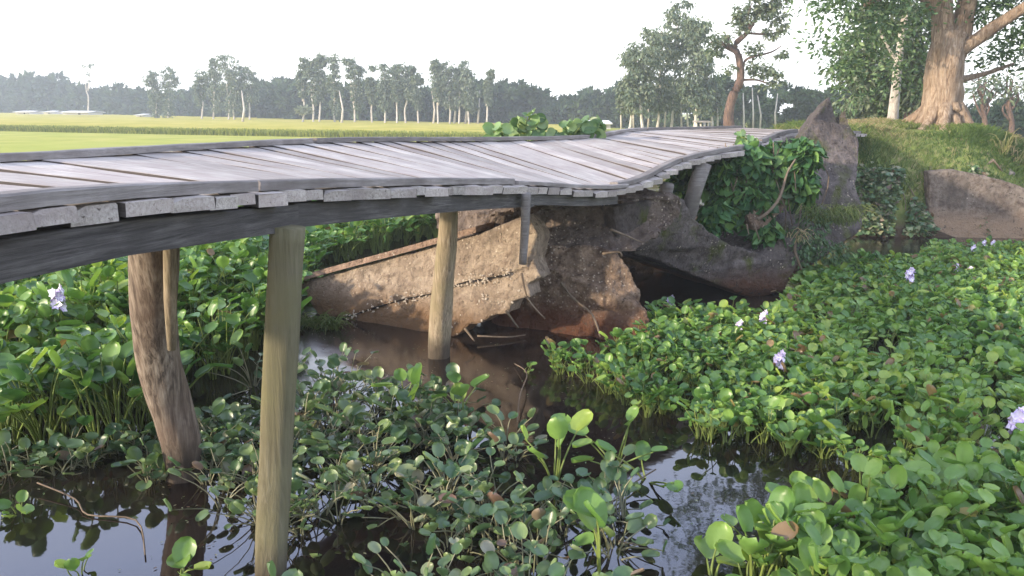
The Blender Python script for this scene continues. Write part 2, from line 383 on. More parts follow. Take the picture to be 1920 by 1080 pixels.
def leaves_np(pos, direc, up, size, tone, kind):
    T, F = leaf_template(kind); n = len(pos)
    d = norm(direc); s = norm(np.cross(up, d)); u = np.cross(d, s)
    V = pos[:, None] + size[:, None, None] * (T[None, :, 0:1] * d[:, None] + T[None, :, 1:2] * s[:, None] + T[None, :, 2:3] * u[:, None])
    Fa = F[None] + (np.arange(n) * len(T))[:, None, None]
    return V.reshape(-1, 3), Fa.reshape(-1, 4), np.repeat(tone, len(T))
def stems_np(p0, p1, p2, r, tone, n=3, seg=4):
    """bezier petioles"""
    N = len(p0); t = np.linspace(0, 1, seg + 1)[None, :, None]
    P = (1 - t) ** 2 * p0[:, None] + 2 * t * (1 - t) * p1[:, None] + t * t * p2[:, None]
    d = norm(p2 - p0); a = norm(np.cross(d, np.array([[.13, .99, .05]]))); b_ = np.cross(d, a)
    th = np.arange(n) * 2 * np.pi / n
    ring = a[:, None] * np.cos(th)[None, :, None] + b_[:, None] * np.sin(th)[None, :, None]
    rad = r[:, None, None, None] * (1.25 - .6 * t[..., None])
    V = P[:, :, None] + ring[:, None] * rad
    f = [(s * n + k, s * n + (k + 1) % n, (s + 1) * n + (k + 1) % n, (s + 1) * n + k) for s in range(seg) for k in range(n)]
    F = np.array(f)[None] + (np.arange(N) * n * (seg + 1))[:, None, None]
    return V.reshape(-1, 3), F.reshape(-1, 4), np.repeat(tone, n * (seg + 1))
def in_poly(x, y, poly):
    ins = np.zeros(len(x), bool); n = len(poly)
    for i in range(n):
        (x1, y1), (x2, y2) = poly[i], poly[(i + 1) % n]
        c_ = ((y1 > y) != (y2 > y)) & (x < (x2 - x1) * (y - y1) / (y2 - y1 + 1e-12) + x1)
        ins ^= c_
    return ins
def vnoise(x, y, sc, seed=0):
    return np.array([noise.noise(Vector((a * sc + seed, b_ * sc, seed * 1.7))) for a, b_ in zip(x, y)])

def hyacinths(cx, cy, hgt, leaf, nl, lean=.5, tone_lo=.15, tone_hi=.85, brown=.03, r=None, flop=0.0):
    """rosettes at (cx,cy): arrays; returns an MB"""
    r = r or rng; P = len(cx)
    n = r.integers(nl[0], nl[1] + 1, P); idx = np.repeat(np.arange(P), n); N = len(idx)
    az = r.uniform(0, 2 * np.pi, N); lean_a = lean * r.beta(1.6, 2.0, N) * 1.5 + flop * r.random(N) ** 2
    H = hgt[idx] * r.uniform(.55, 1.15, N)
    dirh = np.stack([np.cos(az), np.sin(az), np.zeros(N)], -1)
    p0 = np.stack([cx[idx], cy[idx], np.full(N, -.02)], -1) + dirh * .02
    p2 = p0 + dirh * (np.sin(lean_a) * H)[:, None] + np.array([0, 0, 1]) * (np.cos(lean_a) * H)[:, None]
    p1 = p0 + dirh * (np.sin(lean_a) * H * .15)[:, None] + np.array([0, 0, 1]) * (np.cos(lean_a) * H * .6)[:, None] + r.normal(0, .02, (N, 3))
    p2[:, 2] = np.maximum(p2[:, 2], .015)
    size = leaf[idx] * r.uniform(.6, 1.2, N)
    # leaf blades stand steep or lie flat
    tilt = r.uniform(-.1, 1.25, N)
    d = dirh * np.cos(tilt)[:, None] + np.array([0, 0, 1]) * np.sin(tilt)[:, None] + r.normal(0, .22, (N, 3))
    up = np.array([0, 0, 1.0]) - dirh * .8 + r.normal(0, .25, (N, 3))
    tone = np.clip(r.normal(.5 * (tone_lo + tone_hi), .28 * (tone_hi - tone_lo), N), .13, .92)
    if P > 50: tone = np.clip(tone + .28 * vnoise(cx, cy, .55, 41)[idx] + .15 * vnoise(cx, cy, 2.5, 17)[idx], .13, .92)
    tone = np.where(r.random(N) < brown, r.uniform(.94, 1, N), tone)
    mb = MB(); mb.add(*leaves_np(p2 - d * size[:, None] * .05, d, up, size, tone, 'round'))
    mb.add(*stems_np(p0, p1, p2, np.clip(leaf[idx] * .058, .004, .008), r.uniform(.0, .09, N)))
    return mb
def scatter(poly_px, per_m2, holes=(), gap=None, seed=1, maxd=40):
    poly = [(WZ(*p).x, WZ(*p).y) for p in poly_px]
    hs = [[(WZ(*p).x, WZ(*p).y) for p in h] for h in holes]
    r = np.random.default_rng(seed)
    x0, y0 = np.min(poly, 0); x1, y1 = np.max(poly, 0)
    n = int((x1 - x0) * (y1 - y0) * per_m2)
    x = r.uniform(x0, x1, n); y = r.uniform(y0, y1, n)
    k = in_poly(x, y, poly)
    for h in hs: k &= ~in_poly(x, y, h)
    x, y = x[k], y[k]
    if gap is not None:
        k = vnoise(x, y, gap[0], seed) > gap[1]; x, y = x[k], y[k]
    return x, y, r

def mat_patch(label, poly, per, hgt, leaf, nl=(6, 9), mat_='hyacinth', holes=(), gap=None, seed=1, **kw):
    x, y, r = scatter(poly, per, holes, gap, seed)
    h = np.full(len(x), hgt) * (1 + .35 * vnoise(x, y, .8, seed + 5)) * r.uniform(.8, 1.15, len(x))
    lf = np.full(len(x), leaf) * (1 + .3 * vnoise(x, y, .9, seed + 9))
    mb = hyacinths(x, y, h, lf, nl, r=r, **kw)
    o = mb.build('water_hyacinths', M[mat_]); tag(o, label, 'water hyacinths', 'floating mats of water hyacinth', 'stuff'); return o

mat_patch('tall dense green hyacinth mat behind the bent log post', [(-900, 870), (60, 842), (200, 850), (300, 825), (330, 770), (380, 720), (470, 690), (545, 640), (560, 570), (600, 500), (830, 450), (1020, 425), (1020, 395), (-1100, 395)],
          31, .50, .128, (6, 9), holes=[[(400, 765), (400, 745), (470, 735), (570, 660), (600, 700), (470, 765)]], seed=11, lean=.5, tone_lo=.1, tone_hi=.95, brown=.008)
mat_patch('low sparse front mat of hyacinth with dull leaves and bare stalks', [(-100, 900), (100, 890), (330, 870), (420, 780), (480, 705), (560, 700), (700, 735), (900, 765), (985, 840), (1080, 915), (1150, 930), (1190, 1010), (1150, 1100), (1160, 1260), (500, 1260), (640, 1120), (560, 1040), (470, 980), (330, 935), (180, 900), (0, 890)],
          34, .26, .082, (5, 9), 'hyacinth_dull', gap=(2.3, -.14), seed=23, lean=.8, flop=.9, brown=.03, tone_lo=.1, tone_hi=.85)
mat_patch('thin strip of small floating hyacinth leaves edging the blue water at lower left', [(-300, 895), (0, 885), (200, 893), (330, 915), (420, 950), (470, 985), (540, 980), (540, 880), (420, 790), (330, 820), (200, 850), (0, 840), (-300, 850)],
          40, .17, .085, (6, 9), 'hyacinth_dull', seed=27, lean=.8, flop=.7, brown=.03)
mat_patch('broad green hyacinth mat filling the canal right of the ruin', [(1000, 690), (1110, 690), (1222, 655), (1225, 598), (1300, 600), (1430, 612), (1480, 590), (1500, 545), (1560, 520), (1640, 505), (1740, 498), (1740, 480), (2500, 480), (3000, 900), (1900, 1010), (1760, 985), (1690, 935), (1640, 895), (1570, 870), (1450, 852), (1340, 832), (1220, 795), (1165, 755), (1110, 720)],
          74, .22, .080, (6, 9), holes=[[(1600, 700), (1615, 650), (1700, 655), (1710, 690), (1640, 705)], [(1790, 855), (1930, 835), (1930, 865), (1850, 875)]], gap=(1.1, -.5), seed=31, lean=.6, tone_lo=.15, tone_hi=.97, brown=.035)
mat_patch('big leaved hyacinth clump in the near right corner', [(1410, 1300), (1405, 1100), (1425, 1040), (1490, 1005), (1580, 985), (1680, 975), (1760, 965), (1990, 990), (2300, 1300)],
          58, .30, .118, (6, 9), seed=43, lean=.55, tone_lo=.45, tone_hi=.97, brown=.01)

# ------------------------------------------------------------------ wooden bridge
bridge = empty('wooden_bridge', (0, 3, 0), 'long wavy plank footbridge on wooden posts passing over the collapsed concrete', 'bridge')
near = [Vector((-1.93, -.6, 1.93)), W(0, 404, 2.03), W(490, 364, 3.25), W(700, 354, 4.1), W(970, 350, 5.9), W(1180, 354, 7.4), W(1290, 303, 8.6), W(1430, 273, 10.3), W(1500, 249, 12.2), Vector((6.45, 14.95, 1.80))]
fars = [Vector((-3.7, -.2, 1.95)), Vector((-2.95, 2.55, 1.955)), W(0, 303, 3.95), W(300, 284, 5.3), W(620, 266, 7.2), W(900, 263, 8.8), W(1090, 259, 10.2), W(1180, 246, 12.0), W(1250, 243.5, 14.0), Vector((4.6, 16.6, 1.86))]
NS = poly_sub(near, 12); FS = poly_sub(fars, 12)
acc = [0]
for a_, b_ in zip(NS[:-1], NS[1:]): acc.append(acc[-1] + (b_ - a_).length)
def edge(L, s):                    # point along the near (NS) or far (FS) edge at near-edge length s
    i = min(max(int(np.searchsorted(acc, s)) - 1, 0), len(acc) - 2)
    t = (s - acc[i]) / (acc[i + 1] - acc[i]); return L[i].lerp(L[i + 1], t)
TH = .052
def station(px):                   # near-edge length at which the edge is seen at px
    best = min(range(len(NS)), key=lambda k: abs(((CAMROT.inverted() @ (NS[k] - Vector((0, 0, CAMH)))).x / -(CAMROT.inverted() @ (NS[k] - Vector((0, 0, CAMH)))).z * FPX + 960) - px) if NS[k].y > .5 else 1e9)
    return acc[best]
pr = random.Random(3)
s = 0.0; L_ = acc[-1]; plank_mid = []
while s < L_ - .05:
    wd = pr.uniform(.155, .225); e = min(s + wd, L_)
    n0, n1, f0, f1 = edge(NS, s), edge(NS, e), edge(FS, s), edge(FS, e)
    n_, f_ = (n0 + n1) / 2, (f0 + f1) / 2
    ax = (f_ - n_); ln = ax.length; ax.normalize()
    tg = ((n1 - n0) * .5 + (f1 - f0) * .5); tg -= ax * tg.dot(ax); tg.normalize(); up = ax.cross(tg); up = up if up.z > 0 else -up
    if ax.cross(tg).z < 0: tg = -tg
    o_n = pr.uniform(-.045, .03); o_f = pr.uniform(-.04, .05); hz = pr.uniform(-.007, .007); th = TH * pr.uniform(.85, 1.1)
    bm = bmesh.new()
    g_ = pr.uniform(.003, .009)
    wn_, wf_ = (n1 - n0).length / 2 - g_, (f1 - f0).length / 2 - g_
    vs = []
    K = 7
    bow = pr.uniform(-.008, .01)
    for k in range(K):
        t = k / (K - 1); x = o_n + (ln + o_f - o_n) * t; wdt = wn_ + (wf_ - wn_) * t
        zz = hz + bow * math.sin(math.pi * t) + pr.uniform(-.002, .002)
        e1, e2 = pr.uniform(-.004, .004), pr.uniform(-.004, .004)
        wa = .35 if (k == 0 and pr.random() < .5) else .06
        row = [(-wdt + e1, -th), (wdt + e2, -th), (wdt + e2, -th * wa), (wdt + e2 - .008 - (.05 if wa > .1 else 0), 0), (-wdt + e1 + .006, 0), (-wdt + e1, -.006)]
        vs.append([bm.verts.new((x + pr.uniform(-.004, .004) * (k in (0, K - 1)), y_, z_ + zz)) for y_, z_ in row])
    for k in range(K - 1):
        for j in range(6):
            bm.faces.new((vs[k][j], vs[k][(j + 1) % 6], vs[k + 1][(j + 1) % 6], vs[k + 1][j]))
    bm.faces.new(vs[0][::-1]); bm.faces.new(vs[-1])
    bmesh.ops.recalc_face_normals(bm, faces=bm.faces)
    me = bpy.data.meshes.new('plank'); bm.to_mesh(me); bm.free()
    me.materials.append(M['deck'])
    o = bpy.data.objects.new('plank', me); C.objects.link(o)
    mw = Matrix((ax, tg, up)).transposed().to_4x4(); mw.translation = n_
    o.parent = bridge; o.matrix_local = Matrix.Translation(-bridge.location) @ mw
    s = e
def board(name, pts, w_, h_, mtl, lift=0.0, seed=0):
    """flat board along a polyline of (bottom-centre) points"""
    r = random.Random(seed); pts = [Vector(p) for p in pts]; bm = bmesh.new(); rows = []
    for i, p in enumerate(pts):
        d = (pts[min(i + 1, len(pts) - 1)] - pts[max(i - 1, 0)]).normalized()
        sd_ = d.cross(Vector((0, 0, 1))).normalized(); u = sd_.cross(d)
        j = r.uniform(-.003, .003)
        c_ = [(-w_ / 2, 0), (w_ / 2, 0), (w_ / 2, h_ - .006), (w_ / 2 - .006, h_), (-w_ / 2 + .006, h_), (-w_ / 2, h_ - .006)]
        rows.append([bm.verts.new(p + sd_ * (a + j) + u * (b_ + lift + r.uniform(-.002, .002))) for a, b_ in c_])
    for a, b_ in zip(rows[:-1], rows[1:]):
        for j in range(6): bm.faces.new((a[j], a[(j + 1) % 6], b_[(j + 1) % 6], b_[j]))
    bm.faces.new(rows[0][::-1]); bm.faces.new(rows[-1])
    bmesh.ops.recalc_face_normals(bm, faces=bm.faces)
    me = bpy.data.meshes.new(name); bm.to_mesh(me); bm.free()
    # put the origin at its middle with local x along it, so the grain runs lengthways
    c_ = pts[len(pts) // 2]; d = (pts[-1] - pts[0]).normalized(); s_ = d.cross(Vector((0, 0, 1))).normalized(); u = s_.cross(d)
    mw = Matrix((d, -s_, u)).transposed().to_4x4(); mw.translation = c_
    me.transform(mw.inverted()); me.materials.append(mtl)
    o = bpy.data.objects.new(name, me); C.objects.link(o); o.parent = bridge; o.matrix_local = Matrix.Translation(-bridge.location) @ mw
    return o
def edge_pts(L, s0, s1, inset, dz, n=10, twist=0.0):
    o = []
    for k in range(n):
        s_ = s0 + (s1 - s0) * k / (n - 1); p = edge(L, s_); q = edge(FS if L is NS else NS, s_)
        o.append(p + (q - p).normalized() * (inset + twist * k / (n - 1)) + Vector((0, 0, dz)))
    return o
st = station
KB = [(0.0, st(490) - .02, .05, .0), (st(490) + .03, st(968), .07, .0), (st(968) + .02, st(1175), .05, .0), (st(1168), st(1290), .10, -.03), (st(1290) - .12, st(1432), .06, .0), (st(1436), st(1500), .12, -.04), (st(1500) + .1, L_ - .1, .08, 0)]
for k, (a, b_, ins, tw) in enumerate(KB):
    board('kerb_board', edge_pts(NS, a, b_, ins, .006, 12, tw), .085, (.045, .042, .03, .04, .045, .05, .04)[k], M['kerb'], seed=k)
for k, (a, b_) in enumerate([(0, 2.5), (2.55, 4.6), (4.5, 6.5), (6.55, 8.3), (8.25, 10.6), (10.65, 13.0), (13.05, L_ - .1)]):
    board('kerb_board', edge_pts(FS, a, b_, .05, .006, 12), .09, .04, M['kerb'], seed=20 + k)
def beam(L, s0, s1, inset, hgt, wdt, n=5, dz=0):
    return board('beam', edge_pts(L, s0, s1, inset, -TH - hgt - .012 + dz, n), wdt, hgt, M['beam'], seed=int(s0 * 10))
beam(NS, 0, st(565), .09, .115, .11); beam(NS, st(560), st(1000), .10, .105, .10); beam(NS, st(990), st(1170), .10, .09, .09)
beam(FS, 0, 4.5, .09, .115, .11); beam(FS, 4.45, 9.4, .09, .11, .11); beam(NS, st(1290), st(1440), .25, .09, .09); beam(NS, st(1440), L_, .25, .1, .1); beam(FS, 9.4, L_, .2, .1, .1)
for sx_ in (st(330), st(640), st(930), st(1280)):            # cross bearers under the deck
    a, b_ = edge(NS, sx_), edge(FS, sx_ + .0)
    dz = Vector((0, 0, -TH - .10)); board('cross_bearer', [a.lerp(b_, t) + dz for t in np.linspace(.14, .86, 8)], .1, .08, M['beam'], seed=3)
def post(name, pts, rad, mtl, n=14, wob=.12, square=0, k=5, parent=bridge):
    P = poly_sub(pts, k); mb = MB(); mb.tube(P, lerp_list(rad, len(P)), n, wob, square=square)
    me = mb.mesh(name); b0 = P[-1]
    me.transform(Matrix.Translation(-b0)); me.materials.append(mtl)
    o = bpy.data.objects.new(name, me); C.objects.link(o); o.parent = parent
    par = parent.location if parent.parent is None else parent.parent.location + parent.location
    o.location = b0 - par; return o
b0 = WZ(508, 1110); post('post', [W(540, 425, 3.43), W(528, 640, 3.43), W(517, 860, 3.43), b0, b0 + Vector((0, 0, -.6))], [.068, .07, .068, .066, .07], M['olive'], n=16, wob=.05, square=.75)
b1 = WZ(345, 893)
bp = post('post', [W(287, 440, 4.2), W(288, 500, 4.25), W(290, 600, 4.32), W(298, 680, 4.4), W(318, 750, 4.45), W(337, 815, 4.47), b1, b1 + Vector((.02, 0, -.6))], [.118, .122, .118, .118, .116, .112, .1, .1], M['bentpost'], n=20, wob=.16, k=6)
bp['label'] = 'thick bent grey log post with a split face'
par = bp
mb = MB(); pts = [W(318, 445, 4.08), W(319, 560, 4.12), W(322, 655, 4.16)]; mb.tube(pts, [.032, .03, .022], 8, .1, square=.8); o = mb.build('batten', M['post']); o.data.transform(Matrix.Translation(-(bridge.location + bp.location))); o.parent = bp; o.location = (0, 0, 0)
b2 = WZ(823, 668); post('post', [W(842, 385, 6.72), W(838, 450, 6.75), W(829, 560, 6.85), b2, b2 + Vector((0, 0, -.6))], [.075, .082, .095, .105, .11], M['post'], n=16, wob=.14)
post('hanging_board', [W(986, 362, 5.95), W(984, 430, 6.0), W(980, 495, 6.02)], [.036, .033, .03], M['kerb'], n=8, wob=.1, square=.9)
post('post', [W(1318, 308, 8.95), W(1302, 360, 8.9), W(1286, 420, 9.1)], [.085, .08, .075], M['kerb'], n=12, wob=.12, square=.6)
post('post', [W(1252, 345, 8.45), W(1244, 378, 8.5), W(1234, 415, 8.6)], [.07, .07, .06], M['kerb'], n=12, wob=.12, square=.6)
post('post', [W(1445, 285, 10.8), W(1440, 330, 10.8), W(1436, 380, 10.8)], [.08, .08, .08], M['kerb'], n=12, wob=.12, square=.6)

# ------------------------------------------------------------------ fallen concrete of the old bridge
tex = bpy.data.textures.new('rubble_clouds', 'CLOUDS'); tex.noise_scale = .16; tex.noise_depth = 4
tex2 = bpy.data.textures.new('chip_clouds', 'CLOUDS'); tex2.noise_scale = .6; tex2.noise_depth = 2
def prism(bm, pts, th):
    """solid between an outline and the same outline moved by th"""
    pts = [Vector(p) for p in pts]; fr = [bm.verts.new(p) for p in pts]; bk = [bm.verts.new(p + Vector(th)) for p in pts]
    for a, b_, c_ in tessellate_polygon([pts]):
        bm.faces.new((fr[a], fr[b_], fr[c_])); bm.faces.new((bk[c_], bk[b_], bk[a]))
    n = len(pts)
    for i in range(n): bm.faces.new((fr[i], fr[(i + 1) % n], bk[(i + 1) % n], bk[i]))
def slab(name, outlines, mtl, voxel=.03, rough=.05, big=.06, label=None, cat=None, parent=None, group=None):
    bm = bmesh.new()
    for pts, th in outlines: prism(bm, pts, th)
    bmesh.ops.recalc_face_normals(bm, faces=bm.faces)
    me = bpy.data.meshes.new(name); bm.to_mesh(me); bm.free()
    me.materials.append(mtl)
    o = bpy.data.objects.new(name, me); C.objects.link(o)
    md = o.modifiers.new('remesh', 'REMESH'); md.mode = 'VOXEL'; md.voxel_size = voxel; md.use_smooth_shade = False
    for t_, s_ in ((tex2, big), (tex, rough)):
        d_ = o.modifiers.new('displace', 'DISPLACE'); d_.texture = t_; d_.strength = s_; d_.mid_level = .5; d_.texture_coords = 'GLOBAL'
    if parent: o.parent = parent; o.location = -parent.location
    if label: tag(o, label, cat, group)
    return o
def dA(px, py): return 8.75 - (px - 565) * .0031 + (520 - py) * .0022
A = [(x, y, dA(x, y)) for x, y in [(560, 532), (700, 492), (840, 455), (905, 436), (990, 402), (1012, 440), (1000, 490), (1014, 520), (988, 532), (994, 556), (960, 566), (952, 588), (920, 592), (905, 606), (880, 608), (862, 626), (830, 640), (800, 655), (780, 690), (640, 690), (600, 600)]]
wing = empty('wing_wall', (-1.2, 8.3, 0), 'buff concrete wing wall slab sloping into the water behind the middle post', 'concrete wall', 'fallen concrete of the old bridge')
A2 = [(x, y, dA(x, y) - .05) for x, y in [(560, 532), (700, 492), (840, 455), (905, 436), (990, 402), (1008, 440), (985, 500), (955, 512), (905, 522), (865, 529), (810, 547), (740, 562), (665, 588), (600, 596)]]
slab('wall_slab', [([W(*p) for p in A], (.12, .30, -.02)), ([W(*p) for p in A2], (.05, .12, 0))], M['conc_a'], .02, .035, .03, parent=wing)
mb = MB(); tl = [W(x, y, dA(x, y) + dd) for x, y, dd in ((552, 531, .02), (640, 506, .02), (760, 474, .02), (905, 433, .02))]
P = poly_sub(tl, 6)
for a_, b_ in zip(P[:-1], P[1:]):
    mb.box((a_ + b_) / 2 + Vector((.02, .06, .03)), (b_ - a_) / 2 * 1.02, (.085, .17, 0), (0, 0, .03))
mb.build('coping', M['ledge'], wing, smooth=False)
cr_ = random.Random(21); ck = poly_sub([W(x, y, dA(x, y) - .055) for x, y in [(640, 597), (668, 589), (740, 566), (812, 550), (866, 531), (905, 524), (955, 514)]], 12)
mb = MB(); mb.tube(ck, [.004 + .007 * cr_.random() for _ in ck], 6, .5); mb.build('crack', M['shade_and_crack'], wing)
mb = MB()
for k in range(420):                                          # bits of shell and gravel showing in the broken face
    if k < 150: p = ck[int(len(ck) * (cr_.random() ** .8) * .999)] + Vector((cr_.gauss(0, .02), cr_.uniform(-.03, .0), cr_.gauss(.01, .03)))
    else:
        x_, y_ = cr_.uniform(600, 975), cr_.uniform(455, 645)
        if y_ < 545 - (x_ - 600) * .27 or y_ > 655 - max(0, x_ - 800) * .45 or y_ > 600 + (x_ - 600) * .3: continue
        p = W(x_, y_, dA(x_, y_) - .022)
    q = cr_.uniform(.004, .012); a = cr_.uniform(0, 3); mb.box(p, (q * math.cos(a), 0, q * math.sin(a)), (0, q * .6, 0), (-q * .6 * math.sin(a), 0, q * .6 * math.cos(a)))
mb.build('gravel_bits', M['pebble'], wing, smooth=False)
B = [[W(x, y, d) for x, y, d in [(960, 478, 7.95), (1050, 462, 8.0), (1130, 466, 7.95), (1168, 486, 7.9), (1190, 530, 7.8), (1210, 580, 7.6), (1220, 625, 7.45), (1225, 700, 7.2), (1100, 715, 7.15), (960, 700, 7.4), (900, 680, 7.9), (930, 600, 8.1)]],
     [W(x, y, d) for x, y, d in [(900, 440, 8.15), (910, 405, 8.1), (1000, 385, 7.8), (1110, 385, 7.75), (1190, 378, 7.8), (1280, 366, 8.3), (1275, 410, 8.3), (1200, 468, 8.0), (1130, 478, 7.95), (1060, 490, 8.0), (1000, 520, 8.0), (985, 560, 8.0), (940, 570, 8.1)]]]
slab('broken_abutment', [(B[0], (-.25, 1.1, 0)), ], M['conc_b'], .02, .11, .05, 'brown rounded abutment lump studded with stones under the deck', 'concrete rubble', group='fallen concrete of the old bridge')
slab('rubble_heap', [(B[1], (-.6, 1.3, 0))], M['conc_e'], .024, .13, .05, 'grey brown rubble mass holding up the sagging middle of the deck', 'concrete rubble', group='fallen concrete of the old bridge')
CL = [W(x, y, d) for x, y, d in [(1150, 388, 8.0), (1230, 372, 8.3), (1282, 372, 8.5), (1296, 404, 8.6), (1330, 436, 8.8), (1378, 462, 9.1), (1432, 478, 9.4), (1480, 440, 9.6), (1500, 480, 9.6), (1472, 545, 9.55), (1412, 560, 9.5), (1350, 535, 9.2), (1290, 512, 8.9), (1215, 482, 8.5), (1160, 470, 8.15)]]
slab('fallen_deck_slab', [(CL, (-.9, 1.5, .05))], M['conc_c'], .022, .055, .015, 'long grey concrete slab dipping to the water over the dark hollow', 'concrete slab', group='fallen concrete of the old bridge')
CR = [W(x, y, d) for x, y, d in [(1425, 548, 9.7), (1470, 540, 9.75), (1500, 500, 9.9), (1560, 470, 10.2), (1612, 432, 10.5), (1622, 400, 10.7), (1604, 345, 10.8), (1612, 300, 11.0), (1610, 262, 11.2), (1596, 235, 11.3), (1584, 200, 11.4), (1572, 236, 11.4), (1554, 180, 11.4), (1526, 222, 11.2), (1482, 290, 10.9), (1452, 370, 10.4), (1438, 460, 9.9)]]
slab('upright_slab', [(CR, (-.14, .26, -.24))], M['conc_c'], .02, .05, .01, 'tall pointed concrete slab standing tilted beside the far deck', 'concrete slab', group='fallen concrete of the old bridge')
BL = [W(x, y, d) for x, y, d in [(1402, 405, 9.5), (1430, 385, 9.6), (1475, 350, 9.9), (1486, 372, 9.9), (1440, 425, 9.6), (1415, 432, 9.5)]]
slab('broken_block', [(BL, (-.1, .35, .03))], M['conc_b'], .025, .05, .04, 'short mossy broken block wedged under the heart leaved vine', 'concrete block', group='fallen concrete of the old bridge')
RW = [W(x, y, d) for x, y, d in [(1742, 322, 14.35), (1790, 318, 14.35), (1830, 326, 14.35), (1880, 338, 14.3), (1935, 356, 14.3), (2100, 400, 14.2), (2120, 460, 14.1), (1742, 460, 14.3)]]
slab('canal_wall', [(RW, (.05, .3, 0))], M['conc_d'], .035, .02, .02, 'brown concrete retaining wall at the water below the big tree', 'retaining wall')
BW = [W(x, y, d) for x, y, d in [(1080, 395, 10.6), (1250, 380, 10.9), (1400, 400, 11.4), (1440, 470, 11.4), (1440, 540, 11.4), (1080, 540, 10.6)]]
slab('hollow_shade_backing', [(BW, (-.05, .4, 0))], M['shade_and_crack'], .04, .05, .05, 'added dark backing that shades the hollow under the deck', 'concrete wall', group='fallen concrete of the old bridge')  # backing added to block bright water behind; near-black colour paints the hollow's shade
rs = random.Random(5)
def sticks(name, segs, label, cat, mtl='twig', rad=.01, group=None):
    o = empty(name, segs[0][0], label, cat, group) if False else None
    mb = MB()
    for sgm in segs:
        P = poly_sub(sgm, 4); mb.tube(P, lerp_list([rad, rad * .5], len(P)), 6, .2)
    me = mb.mesh(name); o = link(name, me, M[mtl]); return tag(o, label, cat, group)
def stick(pts, label, rad=.012, mtl='twig'):
    return sticks('dead_stick', [[W(*p) for p in pts]], label, 'stick', mtl, rad, 'dead sticks lying on the rubble')
stick([(1052, 530, 7.75), (1075, 560, 7.65), (1110, 590, 7.45), (1126, 632, 7.3)], 'long dark stick slanting down the stone studded lump', .016)
stick([(978, 512, 7.3), (990, 560, 7.3), (1022, 598, 7.25)], 'thin stick hanging from the end of the buff wing wall', .012)
stick([(948, 582, 7.25), (972, 615, 7.2)], 'short broken stick between wing wall and brown lump', .014)
stick([(872, 616, 7.3), (890, 640, 7.2)], 'short pale stick poking out beside the middle post foot', .014)
stick([(895, 630, 7.45), (950, 632, 7.5), (985, 628, 7.6)], 'level reddish stick lying just above the dark water', .01)
stick([(1130, 476, 7.75), (1160, 472, 7.7), (1166, 480, 7.7)], 'forked curled root at the top of the brown lump', .016)
stick([(1145, 430, 7.6), (1175, 442, 7.7), (1205, 455, 7.8)], 'thin twig caught on the concrete below the deck edge', .012)
stick([(1420, 412, 9.3), (1440, 398, 9.3), (1462, 370, 9.35), (1476, 325, 9.45), (1492, 298, 9.5)], 'bare curved grey branch rising through the vine leaves', .022)
stick([(1400, 420, 9.3), (1404, 440, 9.3)], 'stub of rebar in front of the mossy block', .012)
stick([(1413, 418, 9.3), (1424, 450, 9.25)], 'longer leaning rod in front of the mossy block', .012)

# ------------------------------------------------------------------ plants on the ruin and beside the deck
def leaf_blob(blobs, n, size, kind, droop=.5, seed=1, spread=1.0, shell=.0, tlo=.1, thi=.95, clump=0, up_bias=.6):
    """blobs (x,y,z,rx,ry,rz); n leaves shared by volume; clump: number of twig centres the leaves gather round"""
    r = np.random.default_rng(seed); B_ = np.array(blobs, float); vol = B_[:, 3] * B_[:, 4] * B_[:, 5]; vol = vol ** .8; pr_ = vol / vol.sum()
    def pts(k):
        ix = r.choice(len(B_), k, p=pr_); q = norm(r.normal(size=(k, 3))) * (r.random((k, 1)) ** (1 / (3 + shell * 4)))
        return B_[ix, :3] + q * B_[ix, 3:6] * spread, q
    if clump:
        c_, q = pts(clump); j = r.integers(0, clump, n)
        sz = float(np.mean(B_[:, 3:6])) * .16
        P_ = c_[j] + r.normal(0, 1, (n, 3)) * sz * np.array([1, 1, .7]) * r.uniform(.5, 1.4, clump)[j][:, None]; q = norm(P_ - c_[j])
    else: P_, q = pts(n); q = norm(q)
    d = q * np.array([1, 1, .5]) + r.normal(0, .5, (n, 3)); d[:, 2] -= droop
    up = np.array([0, 0, up_bias]) + r.normal(0, .5, (n, 3)) + q * .5
    s_ = size * r.uniform(.6, 1.3, n)
    tone = np.clip(r.uniform(tlo, thi, n), 0, 1)
    return leaves_np(P_, d, up, s_, tone, kind)
def pb(px, py, d, r, ry=None, rz=None):      # blob at a pixel, radius in pixels
    c_ = W(px, py, d); k = d / FPX * 1.03; return (c_.x, c_.y, c_.z, r * k, (ry or r) * k, (rz or r) * k)

v = empty('vine', W(1430, 400, 9.9), 'leafy heart leaved vine hanging over the ruin beneath the deck', 'vine')
mb = MB()
mb.add(*leaf_blob([pb(1350, 330, 9.9, 38, 30, 40), pb(1400, 380, 9.8, 50, 30, 40), pb(1340, 410, 9.4, 28, 20, 30), pb(1400, 300, 9.9, 40, 30, 30), pb(1510, 290, 9.7, 26, 20, 28), pb(1500, 350, 9.8, 26, 20, 38), pb(1450, 330, 9.9, 30, 22, 30), pb(1440, 440, 9.6, 34, 16, 18), pb(1375, 340, 10.1, 50, 20, 50), pb(1470, 280, 10.3, 30, 16, 16), pb(1300, 335, 10.8, 34, 20, 30), pb(1270, 350, 10.8, 20, 20, 22)], 2600, .125, 'heart', .9, 5, shell=.3))
mb.build('foliage', M['vine'], v)
mb = MB(); vr = random.Random(9)
for k in range(14):
    a = W(1330 + k * 15, 275 + vr.uniform(-8, 12), 9.9); b_ = a + Vector((vr.uniform(-.3, .3), vr.uniform(-.3, 0), -vr.uniform(.5, 1.1)))
    mb.tube(poly_sub([a, a.lerp(b_, .5) + Vector((vr.uniform(-.12, .12), -.05, 0)), b_], 3), .007, 5)
mb.build('stem', M['twig'], v)
v = empty('bush', W(1540, 440, 9.9), 'low green bush draped against the foot of the upright slab', 'bush')
